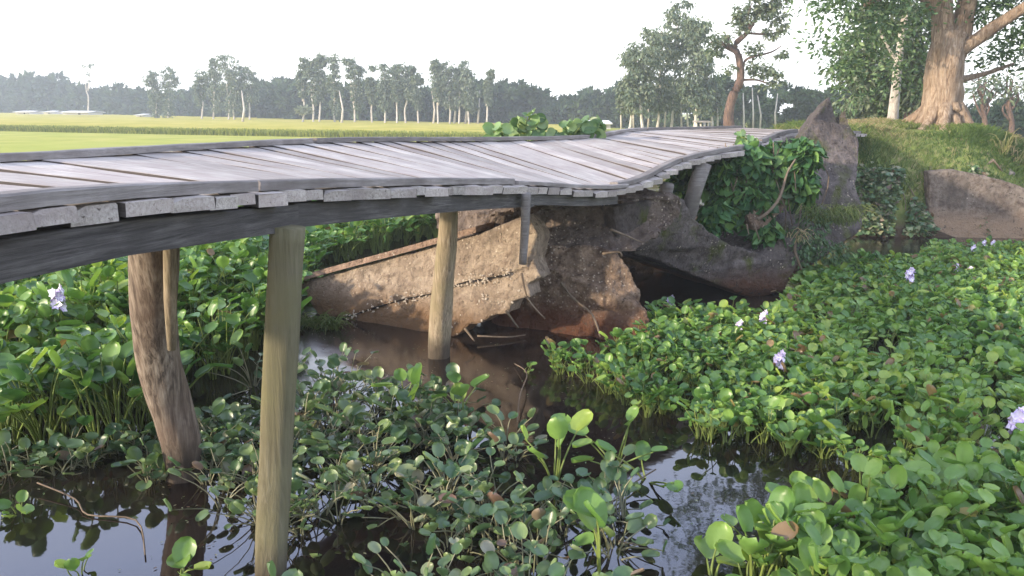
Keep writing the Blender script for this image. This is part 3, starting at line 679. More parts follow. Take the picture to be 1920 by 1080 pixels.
mb = MB(); mb.add(*leaf_blob([pb(1520, 430, 9.75, 32, 20, 45), pb(1550, 470, 9.9, 45, 24, 22), pb(1500, 470, 9.6, 22, 16, 28)], 900, .06, 'thin', .9, 6, shell=.3, tlo=.0, thi=.7)); mb.build('foliage', M['figleaf'], v)
mb = MB(); mb.tube([W(1510, 330, 9.9), W(1500, 400, 9.6), W(1490, 470, 9.4), W(1502, 505, 9.4)], [.01, .012, .02, .012], 6, .2); mb.build('stem', M['twig'], v)
def blades(name, roots, L, n, label, cat, mtl='grass', seed=1, droop=.6, wd=.006, tlo=.2, thi=1, kind=None, group=None, heading=None):
    r = np.random.default_rng(seed); roots = np.array(roots, float); j = r.integers(0, len(roots), n)
    p0 = roots[j] + r.normal(0, .04, (n, 3)) * np.array([1, 1, .3]); az = r.uniform(0, 2 * np.pi, n)
    if heading is not None: az = heading + r.normal(0, .6, n)
    l = L * r.uniform(.4, 1.15, n); dh = np.stack([np.cos(az), np.sin(az), 0 * az], -1)
    p1 = p0 + dh * (l * .25)[:, None] + np.array([0, 0, 1]) * (l * .75)[:, None]
    p2 = p0 + dh * (l * droop * r.uniform(.5, 1.2, n))[:, None] + np.array([0, 0, 1]) * (l * (1 - droop * .9) * r.uniform(.3, 1.1, n))[:, None]
    mb = MB(); mb.add(*stems_np(p0, p1, p2, np.full(n, wd), r.uniform(tlo, thi, n), 3, 4))
    o = mb.build(name, M[mtl]); return tag(o, label, cat, group, kind)
rt = [W(1515 + 14 * k, 415 + 4 * (k % 3), 9.75 + .05 * k) for k in range(7)]
blades('grass_tuft', rt, .5, 260, 'long drooping grass tuft on the side of the upright slab', 'grass', seed=4, droop=.8, wd=.003, tlo=.05, thi=.75, heading=R(-95))
blades('straw_tuft', [W(1486, 445, 9.4), W(1490, 455, 9.4)], .35, 12, 'dry straw coloured stalks hanging below the curved branch', 'dry grass', seed=8, droop=1.0, wd=.005, tlo=.85, heading=R(-80))

blades('grass_tuft', [W(575 + 9 * k, 590 + 6 * (k % 3), 8.2 - .03 * k) + Vector((0, -.15, -.12)) for k in range(7)], .32, 260, 'fine green grass growing at the left foot of the buff wing wall', 'grass', seed=15, droop=.7, wd=.004, tlo=.0, thi=.7)
def big_plant(px, py, d, h, n, label, seed, sz=.2):
    r = random.Random(seed); base = W(px, py, d); e = empty('leafy_plant', base, label, 'plant', 'broad leaved plants beside the deck')
    ms, ml = MB(), MB()
    for k in range(n):
        az = r.uniform(0, 6.28); l = h * r.uniform(.55, 1.05); rr = r.uniform(.1, .5) * h
        tip = base + Vector((math.cos(az) * rr, math.sin(az) * rr, l))
        ms.tube(poly_sub([base, base.lerp(tip, .5) + Vector((-math.cos(az) * .03, 0, .05)), tip], 3), [.008] * 7, 5)
        for q in range(3):
            a2 = az + r.uniform(-1.3, 1.3)
            ml.add(*leaves_np(np.array([tip - Vector((0, 0, .06 * q))]), np.array([[math.cos(a2), math.sin(a2), r.uniform(-.9, .5)]]), np.array([[-.3 * math.cos(a2), -1.0 - .3 * math.sin(a2), .5]]), np.array([sz * r.uniform(.7, 1.2)]), np.array([r.random()]), 'round'))
    ms.build('stem', M['grass'], e); ml.build('foliage', M['taro'], e)
big_plant(930, 275, 9.6, .22, 6, 'lowest broad leaved plant, leftmost of those behind the deck', 1, .16)
big_plant(985, 285, 9.9, .42, 9, 'tallest broad leaved plant behind the deck with rounded top', 2, .17)
big_plant(1025, 282, 10.1, .22, 5, 'small broad leaved plant tucked between its taller neighbours', 3, .15)
big_plant(1070, 285, 10.3, .34, 7, 'broad leaved plant behind the deck, second tallest', 4, .17)
big_plant(1104, 282, 10.5, .38, 8, 'upright pale green plant, rightmost of those behind the deck', 5, .17)
big_plant(1400, 284, 10.15, .2, 12, 'small yellow green plant growing over the near deck edge', 6, .1)

# ------------------------------------------------------------------ hyacinth flowers
def mk_petal():
    m, nt, b = mat('lilac_petal'); b.inputs['Base Color'].default_value = (.52, .40, .70, 1); b.inputs['Roughness'].default_value = .6
    at = nd(nt, 'Attribute'); at.attribute_name = 'tone'
    nt.links.new(ramp(nt, [(0, (.48, .36, .66)), (.5, (.72, .64, .84)), (1, (.85, .81, .9))], at.outputs['Fac']), b.inputs['Base Color'])
    return m
M['petal'] = mk_petal()
def flower(px, py, z, sz, label, seed):
    r = np.random.default_rng(seed); c_ = WZ(px, py, z); base = Vector((c_.x, c_.y, 0))
    e = empty('hyacinth_flower', base, label, 'flower', 'lilac hyacinth flowers in the mats')
    mb = MB(); mb.tube(poly_sub([base, base.lerp(c_, .5) + Vector((.02, 0, 0)), c_ + Vector((0, 0, sz * .2))], 3), .006, 6); mb.build('stalk', M['grass'], e)
    mb = MB(); mb2 = MB()
    for k in range(9):
        az = k * 2.4; z_ = (k / 8 - .5) * sz * 1.1; o_ = np.array([math.cos(az), math.sin(az), .25]) * sz * .16
        cen = np.array([c_.x, c_.y, c_.z + z_]) + o_; nrm = norm(o_)
        for q in range(6):
            a = q * math.pi / 3 + k; t1 = norm(np.cross(nrm, [0, 0, 1.0])); t2 = np.cross(nrm, t1)
            d = t1 * math.cos(a) + t2 * math.sin(a) + nrm * .45
            mb.add(*leaves_np(cen[None], d[None], nrm[None] * 1.0, np.array([sz * .42 * r.uniform(.85, 1.1)]), np.array([r.random()]), 'heart'))
    mb.build('petals', M['petal'], e)
FL = [(108, 562, .66, .13, 'lilac flower in the tall mat at the far left'), (1257, 568, .2, .09, 'lilac flower at the edge of the dark hollow beside the brown lump'),
      (1386, 613, .2, .075, 'low lilac flower just left of and below its neighbour near the fallen slab'), (1432, 597, .24, .09, 'lilac flower just right of and above its neighbour below the fallen slab tip'),
      (1461, 678, .26, .10, 'biggest pale lilac flower in the middle of the right mat'), (1706, 518, .25, .12, 'round lilac flower halfway between upright slab and frame edge'),
      (1793, 503, .2, .07, 'small whitish flower left of a pair below the canal wall'), (1818, 509, .2, .075, 'small whitish flower right of a pair below the canal wall'),
      (1825, 468, .25, .075, 'white flower spike before the canal wall, left of two round ones'), (1845, 457, .25, .065, 'round white bloom against the canal wall, left of the twin blooms'),
      (1862, 457, .25, .065, 'round white bloom against the canal wall, right of the twin blooms'), (1908, 797, .22, .13, 'large pale lilac flower cut by the right frame edge')]
for k, (px, py, z, sz, lb) in enumerate(FL): flower(px, py, z, sz, lb, k)

# ------------------------------------------------------------------ loose hyacinths on open water
def stray(px, py, h, lf, n, label, seed, lean=.7):
    p = WZ(px, py); r = np.random.default_rng(seed)
    mb = hyacinths(np.array([p.x]), np.array([p.y]), np.array([h]), np.array([lf]), (n, n), lean=lean, r=r, brown=0, tone_lo=.3, tone_hi=.9)
    me = mb.mesh('hyacinth_plant'); me.transform(Matrix.Translation((-p.x, -p.y, 0))); o = link('hyacinth_plant', me, M['hyacinth'], loc=(p.x, p.y, 0))
    tag(o, label, 'water plant', 'single hyacinth plants on open water')
stray(760, 790, .34, .14, 5, 'tall upright hyacinth plant at the back edge of the front mat', 1, .45)
stray(860, 800, .30, .13, 5, 'hyacinth plant right of the tallest one on the dark water', 2, .55)
stray(1040, 905, .34, .13, 6, 'hyacinth plant with two round raised leaves over dark water', 3, .5)
stray(1150, 880, .34, .12, 6, 'spreading hyacinth plant with leaves on long arching stalks', 4, .9)
stray(1215, 900, .26, .13, 4, 'single outlying plant with leaves held out at the right over water', 5, 1.1)
stray(1130, 1090, .32, .18, 4, 'plant with one big bright green upright leaf at the bottom', 6, .3)
stray(150, 1075, .10, .07, 4, 'small loose plant at the bottom left on the blue water', 7, .8)
stray(345, 1085, .12, .10, 4, 'green plant before the reflection of the bent post', 8, .6)
stray(40, 960, .12, .09, 5, 'tiny floating plant at the left frame edge', 9, 1.1)
stray(985, 700, .12, .07, 4, 'small sprout at the lower rim of the brown lump', 10, .9)
stray(1335, 1085, .16, .13, 3, 'brownish plant at the bottom beside the near right clump', 12, .8)
x, y, r = scatter([(-200, 1200), (0, 900), (300, 900), (560, 620), (900, 620), (1200, 660), (1450, 860), (1500, 1200)], 90, gap=(1.5, .05), seed=77)
k = len(x); mb = MB(); q = np.stack([x, y, np.full(k, .006)], -1); dd_ = r.normal(0, 1, (k, 3)) * np.array([1, 1, .02])
mb.add(*leaves_np(q, dd_, np.array([[0, 0, 1.0]]) + r.normal(0, .05, (k, 3)), r.uniform(.006, .022, k), r.choice([.03, .06, .3, .6, .88, .97], k), 'thin'))
tag(mb.build('floating_debris', M['hyacinth_dull']), 'tiny leaf scraps and duckweed floating on the open water', 'debris', kind='stuff')
def runner(pts, label):
    mb = MB(); P = [WZ(x, y, z) for x, y, z in pts]; mb.tube(poly_sub(P, 4), .0045, 6, .3)
    tag(mb.build('runner_stem', M['twig']), label, 'stem', 'bare stems on the water')
runner([(70, 905, .05), (140, 935, .03), (165, 965, .01), (255, 975, .02), (272, 1040, .02)], 'pale crooked runner stem on blue water at lower left')
runner([(965, 682, .02), (988, 700, .08), (975, 740, .1), (970, 790, .05)], 'bare crooked twig standing in dark water below the lump')
runner([(1230, 880, .1), (1190, 905, .06), (1150, 940, .03), (1120, 935, .01)], 'long pale runner stem over the dark water at right')
runner([(1160, 1015, .02), (1200, 1022, .02), (1215, 1018, .02)], 'short floating twig near the bottom centre')

# ------------------------------------------------------------------ bank grass and creepers
def on_ground(n, x0, x1, y0, y1, seed, cond=None):
    r = np.random.default_rng(seed); x = r.uniform(x0, x1, n); y = r.uniform(y0, y1, n); z = hill_z(x, y); k = z > .02
    if cond is not None: k &= cond(x, y, z)
    return np.stack([x, y, z], -1)[k], r
P_, r_ = on_ground(90000, 5.2, 15, 14, 22, 3, lambda x, y, z: (z > .5) | (y > 15.2))
P_ = P_[(vnoise(P_[:, 0], P_[:, 1], .9, 3) > -.35)]
n = len(P_); az = r_.uniform(0, 6.283, n); l = .11 * r_.uniform(.3, 1.5, n) * (1 + vnoise(P_[:, 0], P_[:, 1], 1.3, 2)); dh = np.stack([np.cos(az), np.sin(az), 0 * az], -1)
mb = MB(); tn = np.clip(.55 + .9 * vnoise(P_[:, 0], P_[:, 1], .7, 8) + r_.normal(0, .2, n), 0, 1)
mb.add(*stems_np(P_ - np.array([0, 0, .02]), P_ + dh * (l * .2)[:, None] + np.array([0, 0, .7]) * l[:, None], P_ + dh * (l * .7)[:, None] + np.array([0, 0, .8]) * l[:, None], np.full(n, .006), tn, 3, 2))
tag(mb.build('bank_grass', M['grass']), 'short green grass covering the earth bank under the big tree', 'grass', kind='stuff')
P_, r_ = on_ground(26000, 5.4, 8.6, 13.9, 15.7, 5, lambda x, y, z: z < 1.15)
P_ = P_[(vnoise(P_[:, 0], P_[:, 1], 1.4, 6) > -.05)]
P_ = P_[:9000]; n = len(P_)
mb = MB(); P2 = P_ + np.abs(r_.normal(0, .06, (n, 3))) * np.array([0, -1, .8])
mb.add(*leaves_np(P2, r_.normal(0, 1, (n, 3)) * np.array([1, 1, .4]), np.array([[0, -.7, .8]]) + r_.normal(0, .4, (n, 3)), .075 * r_.uniform(.5, 1.3, n), r_.uniform(0, 1, n), 'heart'))
tag(mb.build('creepers', M['hyacinth_dull']), 'leafy creepers covering the bank face between upright slab and canal wall', 'ground cover', kind='stuff')
blades('dry_reeds', [(9.2 + .25 * k, 15.2 + .1 * (k % 4), float(hill_z(9.2 + .25 * k, 15.2))) for k in range(14)], .75, 420, 'dry straw coloured reeds above the canal wall at the right frame edge', 'reeds', seed=12, droop=.5, wd=.006, tlo=.6, thi=1)
mb = MB(); mb.tube([W(1848, 282, 15.6), W(1872, 306, 15.3), W(1896, 330, 15.0)], [.09, .085, .08], 10, .15); tag(mb.build('fallen_log', M['kerb']), 'grey log lying aslant on the bank above the canal wall', 'log')
mb = MB(); mb.tube([W(1838, 318, 14.9), W(1862, 300, 15.0), W(1880, 322, 14.9)], [.02, .03, .015], 6, .3); mb.tube([W(1850, 330, 14.9), W(1845, 300, 15.0), W(1852, 285, 15.1)], [.02, .03, .015], 6, .3); tag(mb.build('dead_branch', M['twig']), 'tangled dead branch against the grey log on the bank', 'branch')
stick([(1664, 315, 14.9), (1682, 330, 14.8), (1696, 370, 14.5), (1698, 395, 14.4)], 'thin bent stalk standing on the bank left of the canal wall', .012)
stick([(1700, 342, 14.7), (1716, 370, 14.5)], 'short pale stick leaning on the bank left of the canal wall', .016)

# ------------------------------------------------------------------ trees
def tree(name, base, trunk, rads, limbs, blobs, nleaf, size, bark_, leaf_, label, cat='tree', group=None, kind='thin', clump=0, seed=1, sides=12, wob=.12, droop=.3, shell=0, roots=0, tlo=.05, thi=.95):
    e = empty(name, base, label, cat, group); mb = MB()
    P = poly_sub([base] + trunk, 5) if trunk[0] != base else poly_sub(trunk, 5)
    mb.tube(P, lerp_list(rads, len(P)), sides, wob)
    for pts, rr in limbs:
        Q = poly_sub(pts, 4); mb.tube(Q, lerp_list(rr, len(Q)), max(6, sides // 2), wob)
    for k in range(roots):
        a = k * 2 * math.pi / roots + .3; r0 = rads[0]
        q = base + Vector((math.cos(a), math.sin(a), 0)) * r0 * .55
        t_ = base + Vector((math.cos(a), math.sin(a), 0)) * r0 * (1.9 + .5 * math.sin(k * 2.1)); 
        tz = float(hill_z(t_.x, t_.y)); ql = Vector((q.x, q.y, base.z + r0 * 1.3)); m_ = q.lerp(t_, .42); m_.z = max(base.z, tz) + .12
        mb.tube(poly_sub([ql, m_, Vector((t_.x, t_.y, tz - .08))], 5), lerp_list([.15, .10, .04], 11), 8, .35)
    mb.build('trunk', M[bark_], e)
    mb = MB(); mb.add(*leaf_blob(blobs, nleaf, size, kind, droop, seed, shell=shell, clump=clump, tlo=tlo, thi=thi)); mb.build('crown', M[leaf_], e)
    return e
# big fig on the bank
D = 17.2; gz = float(hill_z(8.95, D))
base = W(1762, 262, D); base.z = gz - .1
crown = [pb(1560, 40, 17, 60), pb(1610, 90, 18, 60), pb(1640, 20, 17, 80), pb(1700, 150, 19.5, 45), pb(1590, 150, 18.5, 38), pb(1560, -60, 16, 90), pb(1680, -80, 17, 110), pb(1800, -150, 17, 120), pb(1900, -40, 17, 90), pb(1860, 100, 19, 45, None, 35), pb(1920, 60, 17.5, 60), pb(1980, 130, 17, 60), pb(1700, 60, 19, 60),
         pb(1600, -260, 16, 140), pb(1780, -330, 17, 160), pb(1950, -250, 17, 150), pb(1450, -240, 15, 110), pb(2100, -60, 17, 160), pb(1640, -480, 16, 150), pb(1860, -560, 17, 170), pb(1440, -420, 15, 110), pb(2060, -440, 17, 150), pb(1880, 10, 17.5, 50)]
tree('fig_tree', base, [W(1762, 225, D), W(1768, 160, D), W(1775, 100, D), W(1785, 60, D)], [.48, .40, .36, .35, .30],
     [([W(1772, 115, D), W(1768, 30, D), W(1760, -60, D), W(1720, -200, D)], [.26, .21, .18, .1]), ([W(1790, 105, D), W(1808, 30, D), W(1830, -60, D), W(1880, -220, D)], [.24, .19, .16, .1]),
      ([W(1790, 100, D), W(1830, 75, D - .3), W(1880, 40, D - .6), W(1960, -10, D - 1)], [.2, .13, .12, .09]), ([W(1795, 150, D + .3), W(1840, 140, D + .6), W(1900, 120, D + 1)], [.1, .05, .03]),
      ([W(1765, 20, D), W(1700, -20, D), W(1620, 10, D)], [.14, .09, .04]), ([W(1720, -200, D), W(1600, -300, D - .5)], [.12, .05])],
     crown, 50000, .11, 'fig_bark', 'figleaf', 'huge tree with pale ribbed trunk and spreading roots on the bank', clump=1250, seed=3, sides=26, wob=.2, droop=.35, roots=11)
D = 21
base = W(1672, 246, D); base.z = float(hill_z(base.x, D)) - .1
tree('gum_tree', base, [W(1678, 180, D), W(1684, 120, D), W(1693, 50, D), W(1704, -10, D), W(1710, -200, D)], [.15, .12, .1, .085, .07, .03],
     [([W(1685, 120, D), W(1650, 60, D), W(1640, 10, D)], [.05, .03, .015])],
     [pb(1640, 70, 22, 50, 60, 80), pb(1700, 160, 23, 42, 60, 50), pb(1600, 120, 23, 40, 50, 60), pb(1700, 60, 23, 50, 60, 60), pb(1680, -60, 21, 60), pb(1610, 200, 24, 30, 30, 26)], 7000, .17, 'gum_bark', 'gum', 'slim tree with flaking white trunk just left of the huge tree', clump=420, seed=4, droop=.8)
D = 24
base = W(1716, 246, D); base.z = float(hill_z(base.x, D)) - .1
tree('dark_tree', base, [W(1722, 200, D), W(1740, 130, D)], [.5, .3, .2], [], [pb(1700, 150, D + 1, 60), pb(1650, 190, D + 2, 40, 40, 36)], 4000, .2, 'red_bark', 'figleaf', 'dark rooted tree half hidden behind the huge trunk', clump=250, seed=14, roots=6)
# red-barked leaning tree in the middle right
D = 36
base = W(1368, 248, D)
tree('leaning_tree', base, [W(1366, 215, D), W(1374, 180, D), W(1388, 150, D), W(1386, 110, D), W(1378, 85, D), W(1400, 62, D), W(1420, 30, D), W(1445, 5, D), W(1465, -20, D)], [.27, .21, .19, .17, .15, .13, .1, .07, .05, .03],
     [([W(1380, 96, D), W(1362, 88, D), W(1345, 75, D), W(1330, 82, D)], [.12, .09, .05, .02]), ([W(1366, 90, D), W(1364, 66, D)], [.1, .06]), ([W(1392, 125, D), W(1402, 110, D), W(1445, 98, D), W(1465, 86, D)], [.09, .05, .04, .02]),
      ([W(1408, 55, D), W(1402, 35, D), W(1410, 5, D)], [.06, .04, .02]), ([W(1400, 62, D), W(1440, 64, D), W(1470, 56, D)], [.06, .04, .02]), ([W(1390, 150, D), W(1420, 150, D), W(1445, 160, D)], [.06, .04, .02])],
     [pb(1405, 20, D, 26, 26, 20), pb(1450, 25, D, 28, 26, 22), pb(1390, 45, D, 18), pb(1350, 75, D, 26, 20, 14), pb(1340, 95, D, 18), pb(1412, 92, D, 14), pb(1450, 62, D, 20, 20, 12), pb(1430, 130, D, 30, 20, 14), pb(1450, 150, D, 20, 20, 14), pb(1375, 130, D, 14), pb(1462, 100, D, 14), pb(1440, -20, D, 40), pb(1470, 50, D, 12)], 4600, .18, 'red_bark', 'gum', 'leaning red barked tree with a twisted trunk and thin crown', clump=230, seed=5, droop=.5)
# gum clump left of it
G = [(1205, 246, 1200, 185, 1195, 110, [(1205, 110, 34, 32), (1195, 160, 26, 40), (1230, 60, 24, 18)], 'white stemmed gum tree, leftmost of the clump left of the leaning tree'),
     (1232, 243, 1236, 205, 1240, 60, [(1240, 90, 34, 40), (1262, 30, 24, 14), (1238, 165, 22, 38)], 'gum tree second from left in the clump beyond the deck crest'),
     (1258, 243, 1262, 205, 1270, 40, [(1275, 90, 36, 36), (1290, 55, 30, 24), (1262, 20, 16, 14), (1280, 10, 18, 10)], 'tallest gum tree standing mid clump beyond the deck crest'),
     (1302, 246, 1306, 200, 1312, 90, [(1305, 60, 26, 26), (1318, 110, 22, 26), (1290, 150, 22, 36)], 'gum tree with bright white lower trunk, right end of the clump'),
     (1180, 246, 1184, 215, 1186, 130, [(1185, 105, 18, 20), (1180, 180, 18, 30)], 'short gum tree on the open field side of the clump'),
     (1335, 246, 1335, 215, 1332, 160, [(1330, 170, 18, 24), (1322, 130, 14, 14)], 'low gum tree between the clump and the leaning tree')]
for k, (bx, by, mx_, my_, tx, ty, bl, lb) in enumerate(G):
    bl = bl + [((bx + tx) / 2 - 8, 175, 16, 34), ((bx + tx) / 2 + 12, 190, 15, 26)]
    D = 52 + 2 * (k % 3)
    tree('gum_tree', W(bx, by, D), [W(mx_, my_, D), W(tx, ty, D)], [.11, .08, .035], [], [pb(x, y, D, a, a, c_) for x, y, a, c_ in bl], 3400, .24, 'gum_bark', 'gum', lb, group='gum trees beyond the deck', clump=190, seed=30 + k, sides=8, droop=1.1)

# tall thin trees along the far field edge: base px, base py, distance, crown blobs (x, y, rx, rz), label
FT = [(165, 211, 150, [(158, 124, 6, 4), (170, 122, 5, 4), (164, 138, 4, 5), (166, 152, 3, 4)], 'lone bare pole like tree with a tiny top far left'),
      (292, 218, 125, [(285, 150, 12, 18), (290, 180, 10, 20)], 'left tree of the short pair of tall gums far left'),
      (315, 219, 125, [(318, 148, 13, 20), (312, 180, 12, 22)], 'right tree of the short pair of tall gums far left'),
      (378, 222, 120, [(380, 150, 12, 20), (372, 165, 8, 14)], 'thin gum at the left side of the broad gum clump'),
      (400, 223, 118, [(402, 130, 9, 18), (405, 165, 10, 26)], 'narrow gum second in the broad gum clump'),
      (428, 225, 116, [(425, 125, 18, 20), (435, 165, 16, 30)], 'broadest gum in the left gum clump'),
      (440, 226, 116, [(442, 140, 14, 22), (450, 175, 14, 22)], 'dense gum with a pale leaning stem in the left clump'),
      (468, 226, 116, [(462, 135, 12, 12), (470, 160, 14, 14)], 'gum with open crown closing the left clump'),
      (568, 230, 104, [(570, 125, 9, 16), (566, 150, 9, 14)], 'thin gum above a pale flat topped shrub'),
      (587, 231, 103, [(582, 130, 9, 14), (592, 122, 10, 12), (590, 160, 9, 18)], 'gum with two round tufts in the central row'),
      (598, 231, 103, [(602, 112, 9, 9), (600, 150, 8, 20)], 'gum topped by a small high tuft in the central row'),
      (628, 232, 102, [(626, 112, 9, 13), (624, 145, 11, 22), (630, 180, 10, 20)], 'tallest dense gum of the central row'),
      (665, 234, 101, [(655, 118, 10, 10), (666, 135, 13, 18), (668, 165, 10, 18)], 'gum with broad lumpy crown right of the tallest one'),
      (698, 235, 100, [(698, 128, 4, 4), (696, 160, 8, 16)], 'slim gum with a single little tuft on top'),
      (722, 236, 99, [(720, 140, 11, 18), (722, 170, 12, 20)], 'oval crowned gum in the central row'),
      (744, 236, 98, [(742, 130, 9, 10), (744, 155, 9, 16)], 'sparse gum just right of the oval crowned one'),
      (762, 237, 98, [(764, 132, 11, 12), (766, 155, 12, 16)], 'gum with clear white stem and airy crown mid field edge'),
      (785, 237, 97, [(783, 148, 7, 10), (780, 175, 9, 12)], 'short gum left of the wide right hand clump'),
      (822, 238, 96, [(817, 122, 10, 10), (820, 150, 11, 20)], 'gum with peaked top opening the wide clump'),
      (842, 238, 96, [(840, 130, 14, 14), (842, 160, 16, 24)], 'wide gum in the middle of the wide clump'),
      (860, 238, 96, [(862, 128, 13, 12), (865, 160, 16, 24)], 'second wide gum touching it on the right in the wide clump'),
      (880, 238, 95, [(878, 145, 10, 14), (882, 175, 12, 16)], 'gum with forked white stem ending the wide clump'),
      (912, 238, 94, [(915, 150, 5, 7), (920, 138, 5, 8), (914, 168, 5, 9)], 'thin bent gum standing alone right of the wide clump')]
for k, (bx, by, D, bl, lb) in enumerate(FT):
    x, y = bl[0][0], bl[0][1]
    lean = rs.uniform(-3, 3)
    limbs = [([W(bx, by - 40, D), W(b_[0], b_[1], D)], [.12, .04]) for b_ in bl[1:2]]
    tree('gum_tree', W(bx, by + 3, D), [W(bx + lean, by - 28, D), W((bx + x) / 2, (by + y) / 2, D), W(x, y, D)], [.13, .11, .08, .03], limbs, [pb(a, b_, D, c_ * 1.15, c_, d_ * 1.1) for a, b_, c_, d_ in bl] + ([pb(bl[-1][0] + 2, bl[-1][1] + bl[-1][3] + 6, D, bl[-1][2] * .8, bl[-1][2], 12)] if k else []), 2000 if k else 160, .33, 'gum_bark', 'gum', lb, group='tall gums along the far field edge', clump=95 if k else 30, seed=50 + k, sides=6, droop=1.0)
# extra bare stems in the wide clump
SX = [(812, 'slender pale stem, leftmost of the bunch under the wide clump'), (851, 'slender pale stem in the middle of the bunch under the wide clump'), (872, 'slender pale stem near the right of the bunch under the wide clump'), (640, 'slender pale stem just right of the tallest central gum'), (745 + 150, 'slanting forked stem at the right of the wide clump'), (455, 'slender pale stem at the foot of the left gum clump')]
for k, (x, lb) in enumerate(SX):
    D = 97; mb = MB(); mb.tube([W(x, 240 if x > 500 else 228, D), W(x + 3, 205, D), W(x + rs.uniform(-4, 6), 170, D)], [.16, .12, .05], 6)
    tag(mb.build('tree_trunk', M['gum_bark']), lb, 'tree', 'bare stems in the far wood')
SY = [(1165, 'first thin stem from the left in the gum grove'), (1188, 'thin stem beside the short field side gum'), (1215, 'thin stem left of the second gum in the grove'), (1246, 'thin stem between the second gum and the tallest gum'), (1278, 'thin stem right of the tallest gum'), (1290, 'thin stem left of the bright white trunk'), (1345, 'thin stem right of the open shelter'), (1395, 'thin stem just right of the leaning tree foot'), (1412, 'thin stem a little right of the leaning tree'), (1425, 'thin stem midway between leaning tree and pointed slab'), (1455, 'thin stem left of the pointed slab')]
for k, (x, lb) in enumerate(SY):
    D = 56; mb = MB(); mb.tube([W(x, 246, D), W(x + rs.uniform(-2, 3), 215, D), W(x + rs.uniform(-5, 6), rs.uniform(150, 180), D)], [.07, .06, .03], 6)
    tag(mb.build('tree_trunk', M['gum_bark']), lb, 'tree', 'thin stems in the gum grove')
# small pale flat-topped tree at far edge
tree('small_tree', W(567, 232, 100), [W(569, 218, 100), W(570, 208, 100)], [.12, .08, .05], [], [pb(570, 206, 100, 13, 12, 4)], 220, .5, 'gum_bark', 'gum', 'small flat topped pale tree at the edge of the far field', seed=90, tlo=.8, thi=1)

# dense wood behind, profile in pixels of its top edge
prof = [(-250, 150), (0, 150), (20, 155), (50, 148), (70, 165), (95, 150), (115, 150), (140, 172), (170, 168), (200, 178), (230, 165), (260, 172), (290, 185), (340, 180), (370, 175), (480, 165), (520, 158), (560, 165), (600, 160), (700, 168), (780, 170), (850, 165), (900, 165), (940, 162), (980, 166), (1030, 182), (1080, 192), (1105, 180), (1130, 192), (1160, 170), (1200, 160), (1290, 150), (1340, 150), (1400, 160), (1440, 175), (1470, 168), (1500, 165), (1530, 175), (1560, 165), (1600, 160), (1700, 150), (1760, 180), (1800, 205), (1860, 200), (1920, 190), (2200, 170)]
def wood_mass(name, x0, x1, dist, n, size, label, seed, blk=0, depth=14, clumps=700, mtl='wood_mass', py_bot=240):
    r = np.random.default_rng(seed); px = np.array([p[0] for p in prof]); pv = np.array([p[1] for p in prof]) - 9
    cxs = r.uniform(x0, x1, clumps); top = np.interp(cxs, px, pv)
    fr = r.random(clumps) ** .8; cy = top + 6 + fr * (py_bot - top)
    dd = np.interp(cxs, [0, 600, 1130, 1300, 1900], dist) + r.random(clumps) * depth
    cen = np.array([list(W(a, b_, d)) for a, b_, d in zip(cxs, cy, dd)])
    rad = dd / FPX * r.uniform(4, 11, clumps)
    j = r.integers(0, clumps, n); q = norm(r.normal(size=(n, 3))) * r.random((n, 1)) ** .4
    Pn = cen[j] + q * rad[j][:, None] * np.array([1.1, 1.1, .85])
    tone = np.clip(.45 + .3 * r.normal(size=clumps)[j] + r.normal(0, .12, n), 0, 1)
    mb = MB(); mb.add(*leaves_np(Pn, q + r.normal(0, .5, (n, 3)), r.normal(0, .6, (n, 3)) + np.array([0, 0, .6]), size * (dd[j] / 100) * r.uniform(.6, 1.3, n), tone, 'thin'))
    tag(mb.build(name, M[mtl]), label, 'woods', kind='stuff')
wood_mass('woods', -250, 1180, [205, 118, 92, 85, 70], 110000, .8, 'dense far wood along the back of the rice fields', 5, clumps=1500)
wood_mass('woods', 1150, 2200, [205, 118, 92, 66, 42], 90000, .6, 'dense wood behind the road on the right', 6, clumps=900, py_bot=250)
# pale bare trees far right
for k, (x, lb) in enumerate([(1845, 'leafless forked tree beyond the bank, left of two'), (1895, 'leafless forked tree beyond the bank, right of two')]):
    D = 40; e = W(x, 262, D)
    limbs = []
    for q in range(9):
        a = W(x + rs.uniform(-3, 3), 225 - q * 5, D); limbs.append(([a, W(x + rs.uniform(-16, 16), 200 - q * 4, D), W(x + rs.uniform(-34, 34), 165 - q * 3 + rs.uniform(-10, 10), D)], [.07, .045, .015]))
    tree('bare_tree', e, [W(x + 2, 230, D), W(x - 3, 195, D), W(x + 4, 150, D)], [.16, .12, .09, .03], limbs, [pb(x, 165, D, 30, 20, 24)], 260, .22, 'red_bark', 'gum', lb, group='leafless trees beyond the bank', seed=70 + k, sides=8)

# ------------------------------------------------------------------ rice field: tall ripening strip with a ragged edge
r_ = np.random.default_rng(3)
def strip(p0, p1, n, h, dy, tone, seed):
    r = np.random.default_rng(seed); t = r.random(n); a, b_ = np.array(p0), np.array(p1)
    q = a[None] + (b_ - a)[None] * t[:, None]; q = np.concatenate([q, np.full((n, 1), .22)], 1); q[:, 1] += r.random(n) ** 2 * dy
    az = r.uniform(0, 6.28, n); l = h * r.uniform(.6, 1.25, n); dh = np.stack([np.cos(az), np.sin(az), 0 * az], -1) * l[:, None]
    up = np.array([0, 0, 1.0]) * l[:, None]
    return stems_np(q, q + up * .7 + dh * .1, q + up + dh * .35, np.full(n, .03), np.clip(tone + r.normal(0, .2, n), 0, 1), 3, 2)
E = [WZ(-300, 240, .25), WZ(0, 246, .25), WZ(300, 252, .25), WZ(640, 258, .25), WZ(900, 263, .25), WZ(1100, 262, .25)]
E = [(p.x, p.y) for p in E]
mb = MB()
for k, (a, b_) in enumerate(zip(E[:-1], E[1:])): mb.add(*strip(a, b_, 3600, .38, 5, .35, k))
